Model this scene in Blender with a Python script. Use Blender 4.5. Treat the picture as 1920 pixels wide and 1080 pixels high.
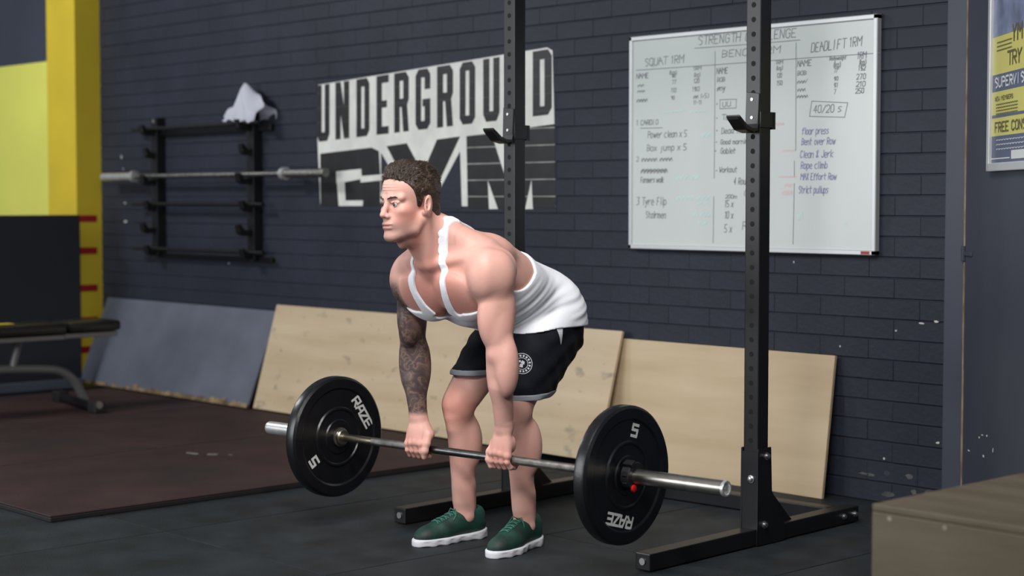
import bpy, bmesh, math, random
import numpy as np
from mathutils import Vector, Matrix, Euler
from mathutils.bvhtree import BVHTree
random.seed(7)
for o in list(bpy.data.objects): bpy.data.objects.remove(o)
scene = bpy.context.scene
COL = scene.collection

# ------------------------------------------------------------------ camera
cd = bpy.data.cameras.new('camera'); cam = bpy.data.objects.new('camera', cd); COL.objects.link(cam)
cam.location = (0, 0, 1.22)
cam.rotation_euler = (math.radians(90 - 2.952), 0, math.radians(47))
cd.sensor_width = 36; cd.lens = 60.0; cd.clip_start = 0.1; cd.clip_end = 60
cd.dof.use_dof = True; cd.dof.focus_distance = 5.85; cd.dof.aperture_fstop = 2.2
scene.camera = cam

# ------------------------------------------------------------------ world, lights, exposure
w = bpy.data.worlds.new('world'); scene.world = w; w.use_nodes = True
bg = w.node_tree.nodes['Background']; bg.inputs[0].default_value = (0.80, 0.88, 1.0, 1); bg.inputs[1].default_value = 0.18
def area(name, loc, target, size, sizey, power, col=(1, 1, 1), spread=180):
    l = bpy.data.lights.new(name, 'AREA'); l.shape = 'RECTANGLE'; l.size = size; l.size_y = sizey; l.energy = power; l.color = col
    l.spread = math.radians(spread)
    o = bpy.data.objects.new(name, l); COL.objects.link(o); o.location = loc
    o.rotation_euler = (Vector(target) - Vector(loc)).to_track_quat('-Z', 'Y').to_euler(); return o
area('ceiling_light_over_lifter', (-3.2, 2.2, 3.6), (-4.3, 4.0, 0.8), 1.6, 0.8, 42, (1, 0.97, 0.95), 100)
area('ceiling_light_by_left_wall', (-9.7, 2.3, 3.7), (-9.2, 5.2, 0.5), 1.5, 0.5, 92, (0.96, 0.98, 1))
area('ceiling_light_by_camera', (-1.0, 0.6, 3.6), (-3.2, 3.4, 0.6), 1.5, 0.6, 62, (1, 0.98, 0.95), 130)
area('front_fill_light', (-7.4, -2.0, 1.9), (-6.2, 5.0, 0.8), 4.2, 2.6, 215, (0.94, 0.97, 1))  # added broad fill for the lifter and front faces; no such opening is built
vs = scene.view_settings; vs.view_transform = 'Standard'; vs.look = 'None'; vs.exposure = 0.0; vs.gamma = 1.0; vs.use_curve_mapping = False

# ------------------------------------------------------------------ materials
MATS = {}
def mat(name, col, rough=0.6, metal=0.0, var=0.0, vscale=8.0, bump=0.0, bscale=60.0, col2=None, spec=0.5, sss=0.0, detail=4.0, stretch=None, objrand=0.0, coat=0.0):
    if name in MATS: return MATS[name]
    m = bpy.data.materials.new(name); m.use_nodes = True; nt = m.node_tree; b = nt.nodes['Principled BSDF']
    b.inputs['Roughness'].default_value = rough; b.inputs['Metallic'].default_value = metal
    b.inputs['Specular IOR Level'].default_value = spec; b.inputs['Coat Weight'].default_value = coat
    c = (*col, 1); b.inputs['Base Color'].default_value = c
    tc = nt.nodes.new('ShaderNodeTexCoord'); src = tc.outputs['Object']
    if stretch:
        mp = nt.nodes.new('ShaderNodeMapping'); mp.inputs['Scale'].default_value = stretch
        nt.links.new(src, mp.inputs[0]); src = mp.outputs[0]
    if var > 0 or col2:
        n = nt.nodes.new('ShaderNodeTexNoise'); n.inputs['Scale'].default_value = vscale; n.inputs['Detail'].default_value = detail
        nt.links.new(src, n.inputs['Vector'])
        r = nt.nodes.new('ShaderNodeValToRGB')
        c2 = col2 if col2 else tuple(min(1, v * (1 + var)) for v in col)
        c1 = col if col2 else tuple(v * (1 - var) for v in col)
        r.color_ramp.elements[0].position = 0.35; r.color_ramp.elements[1].position = 0.68
        r.color_ramp.elements[0].color = (*c1, 1); r.color_ramp.elements[1].color = (*c2, 1)
        nt.links.new(n.outputs['Fac'], r.inputs[0]); out = r.outputs[0]
        if objrand > 0:
            oi = nt.nodes.new('ShaderNodeObjectInfo'); hs = nt.nodes.new('ShaderNodeHueSaturation')
            mr = nt.nodes.new('ShaderNodeMapRange'); mr.inputs[3].default_value = 1 - objrand; mr.inputs[4].default_value = 1 + objrand
            nt.links.new(oi.outputs['Random'], mr.inputs[0]); nt.links.new(mr.outputs[0], hs.inputs['Value']); nt.links.new(out, hs.inputs['Color']); out = hs.outputs[0]
        nt.links.new(out, b.inputs['Base Color'])
    if bump > 0:
        n2 = nt.nodes.new('ShaderNodeTexNoise'); n2.inputs['Scale'].default_value = bscale; n2.inputs['Detail'].default_value = 3
        bp = nt.nodes.new('ShaderNodeBump'); bp.inputs['Strength'].default_value = bump; bp.inputs['Distance'].default_value = 0.01
        nt.links.new(src, n2.inputs['Vector']); nt.links.new(n2.outputs['Fac'], bp.inputs['Height']); nt.links.new(bp.outputs[0], b.inputs['Normal'])
    if sss > 0:
        b.inputs['Subsurface Weight'].default_value = sss; b.inputs['Subsurface Radius'].default_value = (1.0, 0.35, 0.2); b.inputs['Subsurface Scale'].default_value = 0.01
    MATS[name] = m; return m

PAINT = mat('dark blue grey wall paint', (0.0185, 0.0220, 0.0350), 0.6, spec=0.35, var=0.16, vscale=3.0, bump=0.2, bscale=45, objrand=0.07)
PAINT_S = mat('smooth slate paint', (0.040, 0.047, 0.068), 0.55, var=0.10, vscale=2.0, bump=0.05, bscale=30)
MORTAR = mat('painted mortar', (0.0175, 0.021, 0.033), 0.7, spec=0.35, var=0.15, vscale=6, bump=0.2)
MUR_W = mat('off white mural paint', (0.68, 0.69, 0.64), 0.6, var=0.08, vscale=10)
MUR_K = mat('black mural paint', (0.014, 0.015, 0.016), 0.45, var=0.25, vscale=12)
MUR_M = mat('grey white painted joint', (0.26, 0.27, 0.25), 0.7, var=0.3, vscale=12)
YEL = mat('yellow pillar paint', (0.66, 0.49, 0.030), 0.5, var=0.06, vscale=2)
YELP = mat('pale yellow wall paint', (0.76, 0.75, 0.14), 0.5, var=0.05, vscale=1.5)
NAVY = mat('navy panel paint', (0.013, 0.016, 0.022), 0.6, var=0.15, vscale=2)
REDT = mat('red tape', (0.33, 0.012, 0.012), 0.4, var=0.1)
RUBBER = mat('black rubber floor tile', (0.017, 0.021, 0.0245), 0.6, var=0.35, vscale=5, bump=0.25, bscale=220, objrand=0.12, spec=0.25)
MAROON = mat('maroon rubber mat', (0.040, 0.0215, 0.0205), 0.7, spec=0.2, var=0.22, vscale=3.0, bump=0.25, bscale=200, objrand=0.08)
MATEDGE = mat('black rubber', (0.010, 0.010, 0.011), 0.55)
BLACK = mat('black powder coated steel', (0.007, 0.007, 0.008), 0.38, bump=0.03, bscale=150)
HOLE = mat('hole dark', (0.002, 0.002, 0.002), 0.9)
ZINC = mat('zinc bolt', (0.62, 0.62, 0.60), 0.32, 1.0)
CHROME = mat('chrome steel', (0.80, 0.80, 0.78), 0.28, 0.75, var=0.1, vscale=30)  # lowered metal share puts a bright reflection into the sleeve colour
KNURL = mat('knurled steel', (0.27, 0.26, 0.24), 0.42, 1.0, var=0.25, vscale=40, bump=0.3, bscale=900)
SHAFTD = mat('worn dark shaft steel', (0.13, 0.13, 0.13), 0.32, 1.0, var=0.2, vscale=30)
BRASSY = mat('smooth steel with warm tarnish', (0.42, 0.39, 0.29), 0.35, 1.0, var=0.15, vscale=30)
PLATE = mat('black bumper rubber', (0.0045, 0.005, 0.0065), 0.30, var=0.2, vscale=14, bump=0.04, bscale=120, spec=0.55)
LETTER = mat('white raised lettering', (0.62, 0.62, 0.60), 0.5)
PLYG = mat('plywood grain', (0.44, 0.335, 0.205), 0.55, col2=(0.53, 0.42, 0.275), vscale=3.0, stretch=(0.35, 1, 3.0), bump=0.03, bscale=40)
GREYB = mat('grey painted board', (0.098, 0.108, 0.140), 0.55, var=0.12, vscale=4, bump=0.06, bscale=30)
TORN = mat('torn chipboard edge', (0.07, 0.042, 0.02), 0.8, col2=(0.30, 0.21, 0.11), vscale=14, bump=0.5, bscale=60)
WBOARD = mat('whiteboard enamel', (0.56, 0.605, 0.59), 0.24, var=0.02, vscale=2)
ALU = mat('brushed aluminium', (0.60, 0.61, 0.62), 0.42, 0.45)
INK = {'k': mat('black marker', (0.17, 0.18, 0.20), 0.5), 'b': mat('blue marker', (0.20, 0.21, 0.36), 0.5), 'g': mat('faded teal marker', (0.50, 0.68, 0.65), 0.5), 'r': mat('faded red marker', (0.66, 0.50, 0.50), 0.5)}
CLOTH = mat('white cotton towel', (0.86, 0.87, 0.94), 0.85, bump=0.2, bscale=120)
VINYL = mat('black vinyl', (0.010, 0.010, 0.011), 0.33, bump=0.05, bscale=80)
GREYT = mat('grey bench tube', (0.15, 0.15, 0.15), 0.4, 0.3)
BOXTOP = mat('plyo box ply', (0.085, 0.066, 0.040), 0.55, col2=(0.125, 0.102, 0.066), vscale=4, stretch=(0.5, 2, 2), bump=0.05, bscale=50)
REDP = mat('red plastic', (0.55, 0.01, 0.01), 0.35)

# plywood gets dark smudges and stains on top of the grain
def add_stains(m, scale, lo, hi, col, sx=(1, 1, 1)):
    nt = m.node_tree; b = nt.nodes['Principled BSDF']; base = b.inputs['Base Color'].links[0].from_socket
    tc = nt.nodes.new('ShaderNodeTexCoord'); mp = nt.nodes.new('ShaderNodeMapping'); mp.inputs['Scale'].default_value = sx
    n = nt.nodes.new('ShaderNodeTexNoise'); n.inputs['Scale'].default_value = scale; n.inputs['Detail'].default_value = 3
    r = nt.nodes.new('ShaderNodeValToRGB'); r.color_ramp.elements[0].position = lo; r.color_ramp.elements[1].position = hi
    mx = nt.nodes.new('ShaderNodeMix'); mx.data_type = 'RGBA'; mx.inputs['B'].default_value = (*col, 1)
    nt.links.new(tc.outputs['Object'], mp.inputs[0]); nt.links.new(mp.outputs[0], n.inputs[0]); nt.links.new(n.outputs['Fac'], r.inputs[0])
    nt.links.new(r.outputs[0], mx.inputs['Factor']); nt.links.new(base, mx.inputs['A']); nt.links.new(mx.outputs['Result'], b.inputs['Base Color'])
PLYS = mat('stained plywood', (0.44, 0.335, 0.205), 0.55, col2=(0.54, 0.43, 0.29), vscale=3.0, stretch=(0.35, 1, 3.0), bump=0.03, bscale=40)
add_stains(PLYS, 9.0, 0.61, 0.80, (0.14, 0.125, 0.10), (0.8, 1, 1.5))
add_stains(PLYS, 30.0, 0.66, 0.80, (0.12, 0.105, 0.08))
add_stains(PLYG, 7.0, 0.70, 0.9, (0.34, 0.27, 0.18))
add_stains(MAROON, 1.3, 0.52, 0.75, (0.021, 0.020, 0.018))
add_stains(GREYB, 22.0, 0.72, 0.78, (0.05, 0.055, 0.07))

# ------------------------------------------------------------------ mesh helpers
def obj(name, bm, m, parent=None, smooth=False, loc=None, rot=None):
    me = bpy.data.meshes.new(name)
    bmesh.ops.recalc_face_normals(bm, faces=bm.faces)
    bm.to_mesh(me); bm.free()
    if m: me.materials.append(m)
    if smooth:
        for p in me.polygons: p.use_smooth = True
    o = bpy.data.objects.new(name, me); COL.objects.link(o)
    if parent: o.parent = parent
    if loc: o.location = loc
    if rot: o.rotation_euler = rot
    return o
def smooth_by_angle(o, deg=35):
    me = o.data
    for p in me.polygons: p.use_smooth = True
    try: me.set_sharp_from_angle(angle=math.radians(deg))
    except Exception: pass
    return o
def empty(name, loc=(0, 0, 0), rz=0.0):
    o = bpy.data.objects.new(name, None); COL.objects.link(o); o.location = loc; o.rotation_euler = (0, 0, rz); o.empty_display_size = 0.1; return o
def tag(o, label=None, cat=None, group=None, kind=None):
    if label: o['label'] = label
    if cat: o['category'] = cat
    if group: o['group'] = group
    if kind: o['kind'] = kind
    return o
def B(): return bmesh.new()
def box(bm, lo, hi, bev=0.0, M=None):
    t = bmesh.new(); bmesh.ops.create_cube(t, size=1)
    S = Matrix.Diagonal((hi[0]-lo[0], hi[1]-lo[1], hi[2]-lo[2], 1)); T = Matrix.Translation(((hi[0]+lo[0])/2, (hi[1]+lo[1])/2, (hi[2]+lo[2])/2))
    bmesh.ops.transform(t, matrix=T @ S, verts=t.verts)
    if bev > 0: bmesh.ops.bevel(t, geom=t.edges[:], offset=bev, segments=1 if bev < 0.004 else 2, affect='EDGES', profile=0.6)
    merge(bm, t, M); return bm
def merge(bm, t, M=None):
    if M is not None: bmesh.ops.transform(t, matrix=M, verts=t.verts)
    me = bpy.data.meshes.new('tmp'); t.to_mesh(me); t.free(); bm.from_mesh(me); bpy.data.meshes.remove(me)
def prism(bm, pts, axis, a, b, M=None, bev=0.0):
    # polygon pts in the two remaining axes (in xyz order), extruded along axis a..b
    t = bmesh.new()
    def P(p, v):
        return {0: (v, p[0], p[1]), 1: (p[0], v, p[1]), 2: (p[0], p[1], v)}[axis]
    v0 = [t.verts.new(P(p, a)) for p in pts]; v1 = [t.verts.new(P(p, b)) for p in pts]; n = len(pts)
    t.faces.new(v0[::-1]); t.faces.new(v1)
    for i in range(n): t.faces.new((v0[i], v0[(i+1) % n], v1[(i+1) % n], v1[i]))
    if bev > 0: bmesh.ops.bevel(t, geom=t.edges[:], offset=bev, segments=1, affect='EDGES')
    merge(bm, t, M)
def tube(bm, path, r, seg=14, cap=True):
    path = [Vector(p) for p in path]; rs = r if isinstance(r, (list, tuple)) else [r]*len(path)
    d0 = (path[1]-path[0]).normalized(); ref = Vector((0, 0, 1)) if abs(d0.z) < 0.9 else Vector((1, 0, 0))
    u = d0.cross(ref).normalized(); rings = []
    for i, p in enumerate(path):
        d = (path[min(i+1, len(path)-1)] - path[max(i-1, 0)]).normalized()
        u = (u - d*u.dot(d)).normalized(); v = d.cross(u)
        rings.append([bm.verts.new(p + (u*math.cos(2*math.pi*k/seg) + v*math.sin(2*math.pi*k/seg))*rs[i]) for k in range(seg)])
    for a, b in zip(rings, rings[1:]):
        for k in range(seg): bm.faces.new((a[k], a[(k+1) % seg], b[(k+1) % seg], b[k]))
    if cap: bm.faces.new(rings[0][::-1]); bm.faces.new(rings[-1])
    return bm
def lathe(bm, prof, seg=48, axis='x', M=None):
    # prof: list of (t along axis, radius), closed loop when first==last
    t = bmesh.new(); rings = []
    for a, r in prof:
        ring = []
        for k in range(seg):
            c, s = math.cos(2*math.pi*k/seg)*r, math.sin(2*math.pi*k/seg)*r
            ring.append(t.verts.new({'x': (a, c, s), 'y': (c, a, s), 'z': (c, s, a)}[axis]))
        rings.append(ring)
    for A_, B_ in zip(rings, rings[1:]):
        for k in range(seg): t.faces.new((A_[k], A_[(k+1) % seg], B_[(k+1) % seg], B_[k]))
    if prof[0] != prof[-1]: t.faces.new(rings[0][::-1]); t.faces.new(rings[-1])
    else: bmesh.ops.remove_doubles(t, verts=t.verts, dist=1e-6)
    merge(bm, t, M); return bm
def arc_path(pts, r=0.05, n=6):
    # round the corners of a polyline
    pts = [Vector(p) for p in pts]; out = [pts[0]]
    for a, b, c in zip(pts, pts[1:], pts[2:]):
        p, q = b + (a-b).normalized()*r, b + (c-b).normalized()*r
        for i in range(n+1):
            t = i/n; out.append(p*(1-t)**2 + b*2*t*(1-t) + q*t*t)
    out.append(pts[-1]); return out

# single-stroke lettering: each glyph is strokes of xy digit pairs, baseline y=2, x-height 6, capitals 8
GL = {'A': '021842 0535', 'B': '0208183736250 0525343302', 'C': '3728180703122233', 'D': '020828373322 0222', 'E': '38080232 0525', 'F': '380802 0525',
'G': '37281807031222333525', 'H': '0208 3238 0535', 'I': '1218', 'J': '3833221203', 'K': '0208 380532', 'L': '080232', 'M': '0208253842'.replace('3842', '4842'), 'N': '02083238',
'O': '180703122233372818', 'P': '02082837352505', 'Q': '180703122233372818 2341', 'R': '02082837352505 1532', 'S': '37281807062534332212', 'T': '0848 2822', 'U': '080312223338', 'V': '081238', 'W': '0812253248',
'X': '0238 0832', 'Y': '081538 1512', 'Z': '08380232', 'a': '361605031222 3632', 'b': '0802 0516263533221202', 'c': '36160503122232', 'd': '3832 35261605031223', 'e': '0434352616050312 1232',
'f': '38271712 0636', 'g': '3616050312223336 363020', 'h': '0802 05263532', 'i': '1612 1718', 'j': '262110', 'k': '0802 360432', 'l': '1812', 'm': '0206 05162522 25364542', 'n': '0602 05263532',
'o': '160503122233352616', 'p': '0600 0516263533221203', 'q': '3630', 'r': '0602 042636', 's': '36160524331202', 't': '181322 0636', 'u': '0603122233 3632', 'v': '061236', 'w': '0612253246',
'x': '0236 0632', 'y': '061336 361000', 'z': '06360232', '0': '180703122233372818', '1': '071812', '2': '071828373502 0232', '3': '08382535331202', '4': '280434 2822', '5': '380805253433221202',
'6': '28160503122233341404', '7': '083812', '8': '180716053312222334251637281 8'.replace(' ', ''), '9': '36251607182837 3632', '/': '0238', '(': '28161322', ')': '18262312', '+': '1513 0424', '-': '0525',
'&': '320728260312232 4'.replace(' ', ''), '*': '1416 0525', ' ': '', '~': '0214051226243642', '.': '1213'}
def glyph(ch):
    s = GL.get(ch, ''); out = []
    for st in s.replace('|', ' ').split():
        pts = [(int(st[i]), int(st[i+1]) - 2) for i in range(0, len(st) - 1, 2)]
        if len(pts) > 1: out.append(pts)
    return out
def ribbon(quads, pts, wd):
    for (x0, y0), (x1, y1) in zip(pts, pts[1:]):
        L = math.hypot(x1-x0, y1-y0)
        if L < 1e-6: continue
        dx, dy = (x1-x0)/L, (y1-y0)/L; e = wd*0.42; nx, ny = -dy*wd/2, dx*wd/2
        x0e, y0e, x1e, y1e = x0-dx*e, y0-dy*e, x1+dx*e, y1+dy*e
        quads.append([(x0e+nx, y0e+ny), (x0e-nx, y0e-ny), (x1e-nx, y1e-ny), (x1e+nx, y1e+ny)])
def text_quads(s, width, cap, wd, slant=0.12, jit=0.0, rise=0.0):
    adv = {' ': 3, '1': 3, 'i': 2.4, 'l': 2.4, 'M': 5.2, 'W': 5.2, 'm': 5.4, 'w': 5.2, '(': 3, ')': 3, '*': 3, '/': 4}
    tot = sum(adv.get(c, 4.2) for c in s); sx = width/tot; sy = cap/6.0; x = 0; q = []
    for c in s:
        for st in glyph(c):
            pts = []
            for px_, py_ in st:
                px_ += random.uniform(-jit, jit); py_ += random.uniform(-jit, jit)
                X = x + px_*sx + py_*sy*slant; pts.append((X, py_*sy + rise*(X/width if width else 0)))
            ribbon(q, pts, wd)
        x += adv.get(c, 4.2)*sx
    return q
def quads_mesh(bm, quads, f, dn=(0, -1, 0)):
    for i, q in enumerate(quads):
        d = Vector(dn)*(2.5e-5*(i % 24)); bm.faces.new([bm.verts.new(Vector(f(*p)) + d) for p in q])

# ---- lettering and mural outlines, metres on the wall plane (x, z)
BOARD_TEXT= [('STRENGTH CHALLENGE', -4.944, 1.899, 0.54, -0.004, 0.037, 'k', 1.0), ('SQUAT 1RM', -5.259, 1.823, 0.239, 0.004, 0.034, 'k', 1.0), ('BENCH 1RM', -4.807, 1.835, 0.324, 0.001, 0.03, 'k', 1.0), ('DEADLIFT 1RM', -4.333, 1.827, 0.256, 0.013, 0.037, 'k', 1.0), ('NAME', -5.311, 1.77, 0.077, 0, 0.022, 'k', 1.0), ('~~', -5.303, 1.732, 0.04, 0, 0.017, 'k', 1.0), ('~~~', -5.305, 1.707, 0.047, 0, 0.014, 'k', 1.0), ('~~~~', -5.31, 1.663, 0.068, 0, 0.021, 'k', 1.0), ('(kg)', -5.114, 1.777, 0.047, 0, 0.018, 'k', 1.0), ('80', -5.097, 1.764, 0.026, 0, 0.017, 'k', 1.0), ('77', -5.096, 1.735, 0.026, 0, 0.017, 'k', 1.0), ('110', -5.102, 1.698, 0.034, 0, 0.019, 'k', 1.0), ('90', -5.102, 1.666, 0.024, 0, 0.016, 'k', 1.0), ('1RM', -4.971, 1.789, 0.049, 0, 0.015, 'k', 1.0), ('(kg)', -4.969, 1.76, 0.039, 0, 0.018, 'k', 1.0), ('120', -4.968, 1.733, 0.034, 0, 0.019, 'k', 1.0), ('180', -4.977, 1.697, 0.045, 0, 0.019, 'k', 1.0), ('~~ (+5)', -4.97, 1.665, 0.09, 0, 0.02, 'k', 1.0), ('11-11', -4.97, 1.639, 0.05, 0, 0.017, 'k', 1.0), ('NAME', -4.838, 1.766, 0.065, 0, 0.025, 'k', 1.0), ('BOB', -4.835, 1.731, 0.047, 0, 0.019, 'k', 1.0), ('~ny', -4.835, 1.693, 0.049, 0, 0.023, 'k', 1.0), ('UU', -4.804, 1.623, 0.051, 0, 0.02, 'k', 1.0), ('Tom', -4.807, 1.566, 0.075, 0, 0.023, 'k', 1.0), ('Dead lift', -4.809, 1.507, 0.141, 0, 0.024, 'k', 1.0), ('Good morning', -4.813, 1.461, 0.165, 0, 0.02, 'k', 1.0), ('Goblet', -4.812, 1.421, 0.085, 0, 0.023, 'k', 1.0), ('Workout', -4.82, 1.34, 0.102, 0, 0.023, 'k', 1.0), ('*', -4.84, 1.628, 0.012, 0, 0.016, 'k', 1.0), ('*', -4.84, 1.568, 0.012, 0, 0.014, 'k', 1.0), ('*', -4.839, 1.514, 0.012, 0, 0.014, 'k', 1.0), ('*', -4.842, 1.464, 0.012, 0, 0.014, 'k', 1.0), ('*', -4.845, 1.426, 0.012, 0, 0.014, 'k', 1.0), ('*', -4.841, 1.34, 0.012, 0, 0.015, 'k', 1.0), ('1RM', -4.515, 1.789, 0.04, 0, 0.015, 'k', 1.0), ('(kg)', -4.514, 1.764, 0.037, 0, 0.017, 'k', 1.0), ('120', -4.509, 1.733, 0.028, 0, 0.018, 'k', 1.0), ('150', -4.509, 1.701, 0.031, 0, 0.018, 'k', 1.0), ('NAME', -4.403, 1.773, 0.075, 0, 0.025, 'k', 1.0), ('BOB', -4.401, 1.736, 0.048, 0, 0.018, 'k', 1.0), ('~~~/', -4.403, 1.703, 0.056, 0, 0.017, 'k', 1.0), ('~~~', -4.402, 1.67, 0.043, 0, 0.017, 'k', 1.0), ('~~~~', -4.404, 1.643, 0.058, 0, 0.016, 'k', 1.0), ('Bodyweight', -4.239, 1.789, 0.084, 0, 0.015, 'k', 1.0), ('(kg)', -4.221, 1.759, 0.038, 0, 0.021, 'k', 1.0), ('77', -4.216, 1.738, 0.017, 0, 0.017, 'k', 1.0), ('80', -4.216, 1.706, 0.023, 0, 0.015, 'k', 1.0), ('81', -4.216, 1.679, 0.022, 0, 0.017, 'k', 1.0), ('7', -4.217, 1.652, 0.014, 0, 0.018, 'k', 1.0), ('1RM', -4.103, 1.787, 0.047, 0, 0.026, 'k', 1.0), ('(kg)', -4.094, 1.763, 0.035, 0, 0.02, 'k', 1.0), ('182', -4.097, 1.74, 0.037, 0, 0.021, 'k', 1.0), ('270', -4.106, 1.705, 0.048, 0, 0.021, 'k', 1.0), ('210', -4.107, 1.676, 0.048, 0, 0.02, 'k', 1.0), ('250', -4.11, 1.649, 0.044, 0, 0.02, 'k', 1.0), ('40/20 s', -4.317, 1.578, 0.144, 0, 0.031, 'k', 1.0), ('1 CARDIO', -5.31, 1.559, 0.136, 0, 0.022, 'k', 1.0), ('Power clean x 5', -5.24, 1.5, 0.235, 0, 0.029, 'k', 1.0), ('Box jump x 5', -5.244, 1.441, 0.239, 0, 0.028, 'k', 1.0), ('2 ~~~~~ ~~~~', -5.311, 1.394, 0.221, 0, 0.022, 'k', 1.0), ('~~~~~~~~', -5.283, 1.341, 0.164, 0, 0.024, 'k', 1.0), ('~~~~~~~', -5.279, 1.347, 0.155, 0, 0.02, 'k', 1.0), ('Farmers walk', -5.283, 1.299, 0.142, 0, 0.024, 'k', 1.0), ('3 Tyre Flip', -5.308, 1.198, 0.185, 0, 0.033, 'k', 1.0), ('Stairmen', -5.251, 1.139, 0.124, 0, 0.029, 'k', 1.0), ('4 Rounds', -4.738, 1.287, 0.112, 0, 0.028, 'k', 1.0), ('200m', -4.784, 1.227, 0.067, 0, 0.016, 'k', 1.0), ('15 x', -4.787, 1.19, 0.05, 0, 0.028, 'k', 1.0), ('10 x', -4.787, 1.141, 0.05, 0, 0.029, 'k', 1.0), ('5 x', -4.789, 1.08, 0.046, 0, 0.033, 'k', 1.0), ('(1', -4.685, 1.237, 0.036, 0, 0.027, 'k', 1.0), ('R', -4.688, 1.093, 0.04, 0, 0.033, 'k', 1.0), ('floor press', -4.376, 1.491, 0.138, 0, 0.028, 'b', 1.0), ('Bent over Row', -4.377, 1.448, 0.173, 0, 0.027, 'b', 1.0), ('Clean & Jerk', -4.384, 1.395, 0.17, 0, 0.029, 'b', 1.0), ('Rope climb', -4.38, 1.35, 0.137, 0, 0.027, 'b', 1.0), ('MAX Effort Row', -4.381, 1.303, 0.184, 0, 0.027, 'b', 1.0), ('Strict pullups', -4.39, 1.248, 0.152, 0, 0.029, 'b', 1.0), ('~~~ ~~', -5.068, 1.312, 0.136, 0, 0.023, 'g', 1.0), ('~~~~ ~~~', -5.067, 1.222, 0.199, 0, 0.021, 'g', 1.0), ('~~', -4.943, 1.199, 0.071, 0, 0.017, 'g', 1.0), ('~ ~~~', -4.968, 1.148, 0.109, 0, 0.026, 'g', 1.0), ('~~', -4.943, 1.113, 0.067, 0, 0.023, 'g', 1.0), ('~~', -4.92, 1.496, 0.058, 0, 0.031, 'g', 1.0), ('~', -4.393, 1.14, 0.024, 0, 0.042, 'g', 1.0), ('+', -4.153, 1.118, 0.018, 0, 0.018, 'g', 1.0), ('~~~', -4.515, 1.534, 0.046, 0, 0.015, 'r', 1.0), ('~~~', -4.479, 1.423, 0.069, 0, 0.009, 'r', 1.0), ('~~~~', -4.494, 1.315, 0.095, 0, 0.007, 'r', 1.0), ('~~~', -4.478, 1.243, 0.057, 0, 0.024, 'r', 1.0), ('~~', -4.463, 1.276, 0.042, 0, 0.016, 'r', 1.0), ('~~~~~', -5.152, 1.611, 0.121, 0, 0.01, 'g', 1.0), ('~~~~', -4.993, 1.605, 0.097, 0, 0.013, 'g', 1.0)]
BOARD_LINES= [('k', [(-4.965, 1.885), (-4.667, 1.882), (-4.39, 1.882)]), ('k', [(-5.313, 1.808), (-4.848, 1.806), (-4.411, 1.806), (-3.997, 1.804)]), ('k', [(-4.847, 1.864), (-4.848, 1.315)]), ('k', [(-4.85, 1.234), (-4.852, 1.034)]), ('k', [(-4.41, 1.872), (-4.407, 1.426)]), ('k', [(-4.414, 1.382), (-4.413, 1.316)]), ('k', [(-4.413, 1.288), (-4.417, 1.036)]), ('k', [(-4.818, 1.654), (-4.727, 1.652), (-4.728, 1.615), (-4.818, 1.615), (-4.818, 1.654)]), ('k', [(-4.327, 1.627), (-4.147, 1.613), (-4.162, 1.555), (-4.338, 1.565), (-4.327, 1.627)]), ('k', [(-5.284, 1.545), (-5.152, 1.543)])]
MURAL_LETTERS= [('U', [(-7.768, 1.545), (-7.651, 1.55), (-7.648, 1.864), (-7.764, 1.859)]), ('N', [(-7.597, 1.553), (-7.472, 1.559), (-7.47, 1.872), (-7.594, 1.867)]), ('D', [(-7.408, 1.561), (-7.294, 1.567), (-7.292, 1.88), (-7.405, 1.875)]), ('E', [(-7.232, 1.57), (-7.128, 1.574), (-7.126, 1.888), (-7.23, 1.883)]), ('R', [(-7.081, 1.576), (-6.96, 1.582), (-6.958, 1.895), (-7.08, 1.89)]), ('G', [(-6.905, 1.585), (-6.785, 1.59), (-6.784, 1.903), (-6.903, 1.898)]), ('R', [(-6.731, 1.592), (-6.606, 1.598), (-6.605, 1.911), (-6.73, 1.906)]), ('O', [(-6.554, 1.601), (-6.436, 1.606), (-6.435, 1.919), (-6.553, 1.914)]), ('U', [(-6.375, 1.609), (-6.255, 1.614), (-6.254, 1.927), (-6.375, 1.922)]), ('N', [(-6.198, 1.617), (-6.072, 1.623), (-6.072, 1.935), (-6.198, 1.93)]), ('D', [(-6.016, 1.625), (-5.884, 1.631), (-5.885, 1.944), (-6.016, 1.938)])]
MURAL_WHITE= [[(-7.752, 1.863), (-5.917, 1.952), (-5.88, 1.935), (-5.866, 1.574), (-5.858, 1.184), (-7.74, 1.196), (-7.764, 1.559)]]
MURAL_BLACK= [[(-7.737, 1.479), (-7.276, 1.503), (-7.213, 1.482), (-7.201, 1.347), (-7.202, 1.188), (-7.736, 1.187)], [(-7.146, 1.507), (-6.977, 1.519), (-6.806, 1.308), (-6.902, 1.189), (-6.916, 1.221)], [(-6.732, 1.532), (-6.551, 1.543), (-6.807, 1.189), (-6.916, 1.189), (-6.847, 1.361)], [(-6.502, 1.543), (-6.315, 1.552), (-6.141, 1.179), (-6.493, 1.178)], [(-6.069, 1.571), (-5.865, 1.584), (-5.858, 1.182), (-6.245, 1.181)]]
MURAL_WHITE2= [[(-7.591, 1.378), (-7.519, 1.381), (-7.505, 1.187), (-7.569, 1.187)], [(-7.591, 1.378), (-7.365, 1.389), (-7.361, 1.335), (-7.587, 1.309)], [(-7.372, 1.35), (-7.137, 1.359), (-7.143, 1.328), (-7.373, 1.315)], [(-7.569, 1.216), (-7.351, 1.218), (-7.354, 1.188), (-7.569, 1.187)], [(-6.34, 1.317), (-6.266, 1.175), (-6.331, 1.174)], [(-6.024, 1.318), (-6.014, 1.176), (-6.069, 1.175)]]
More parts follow.
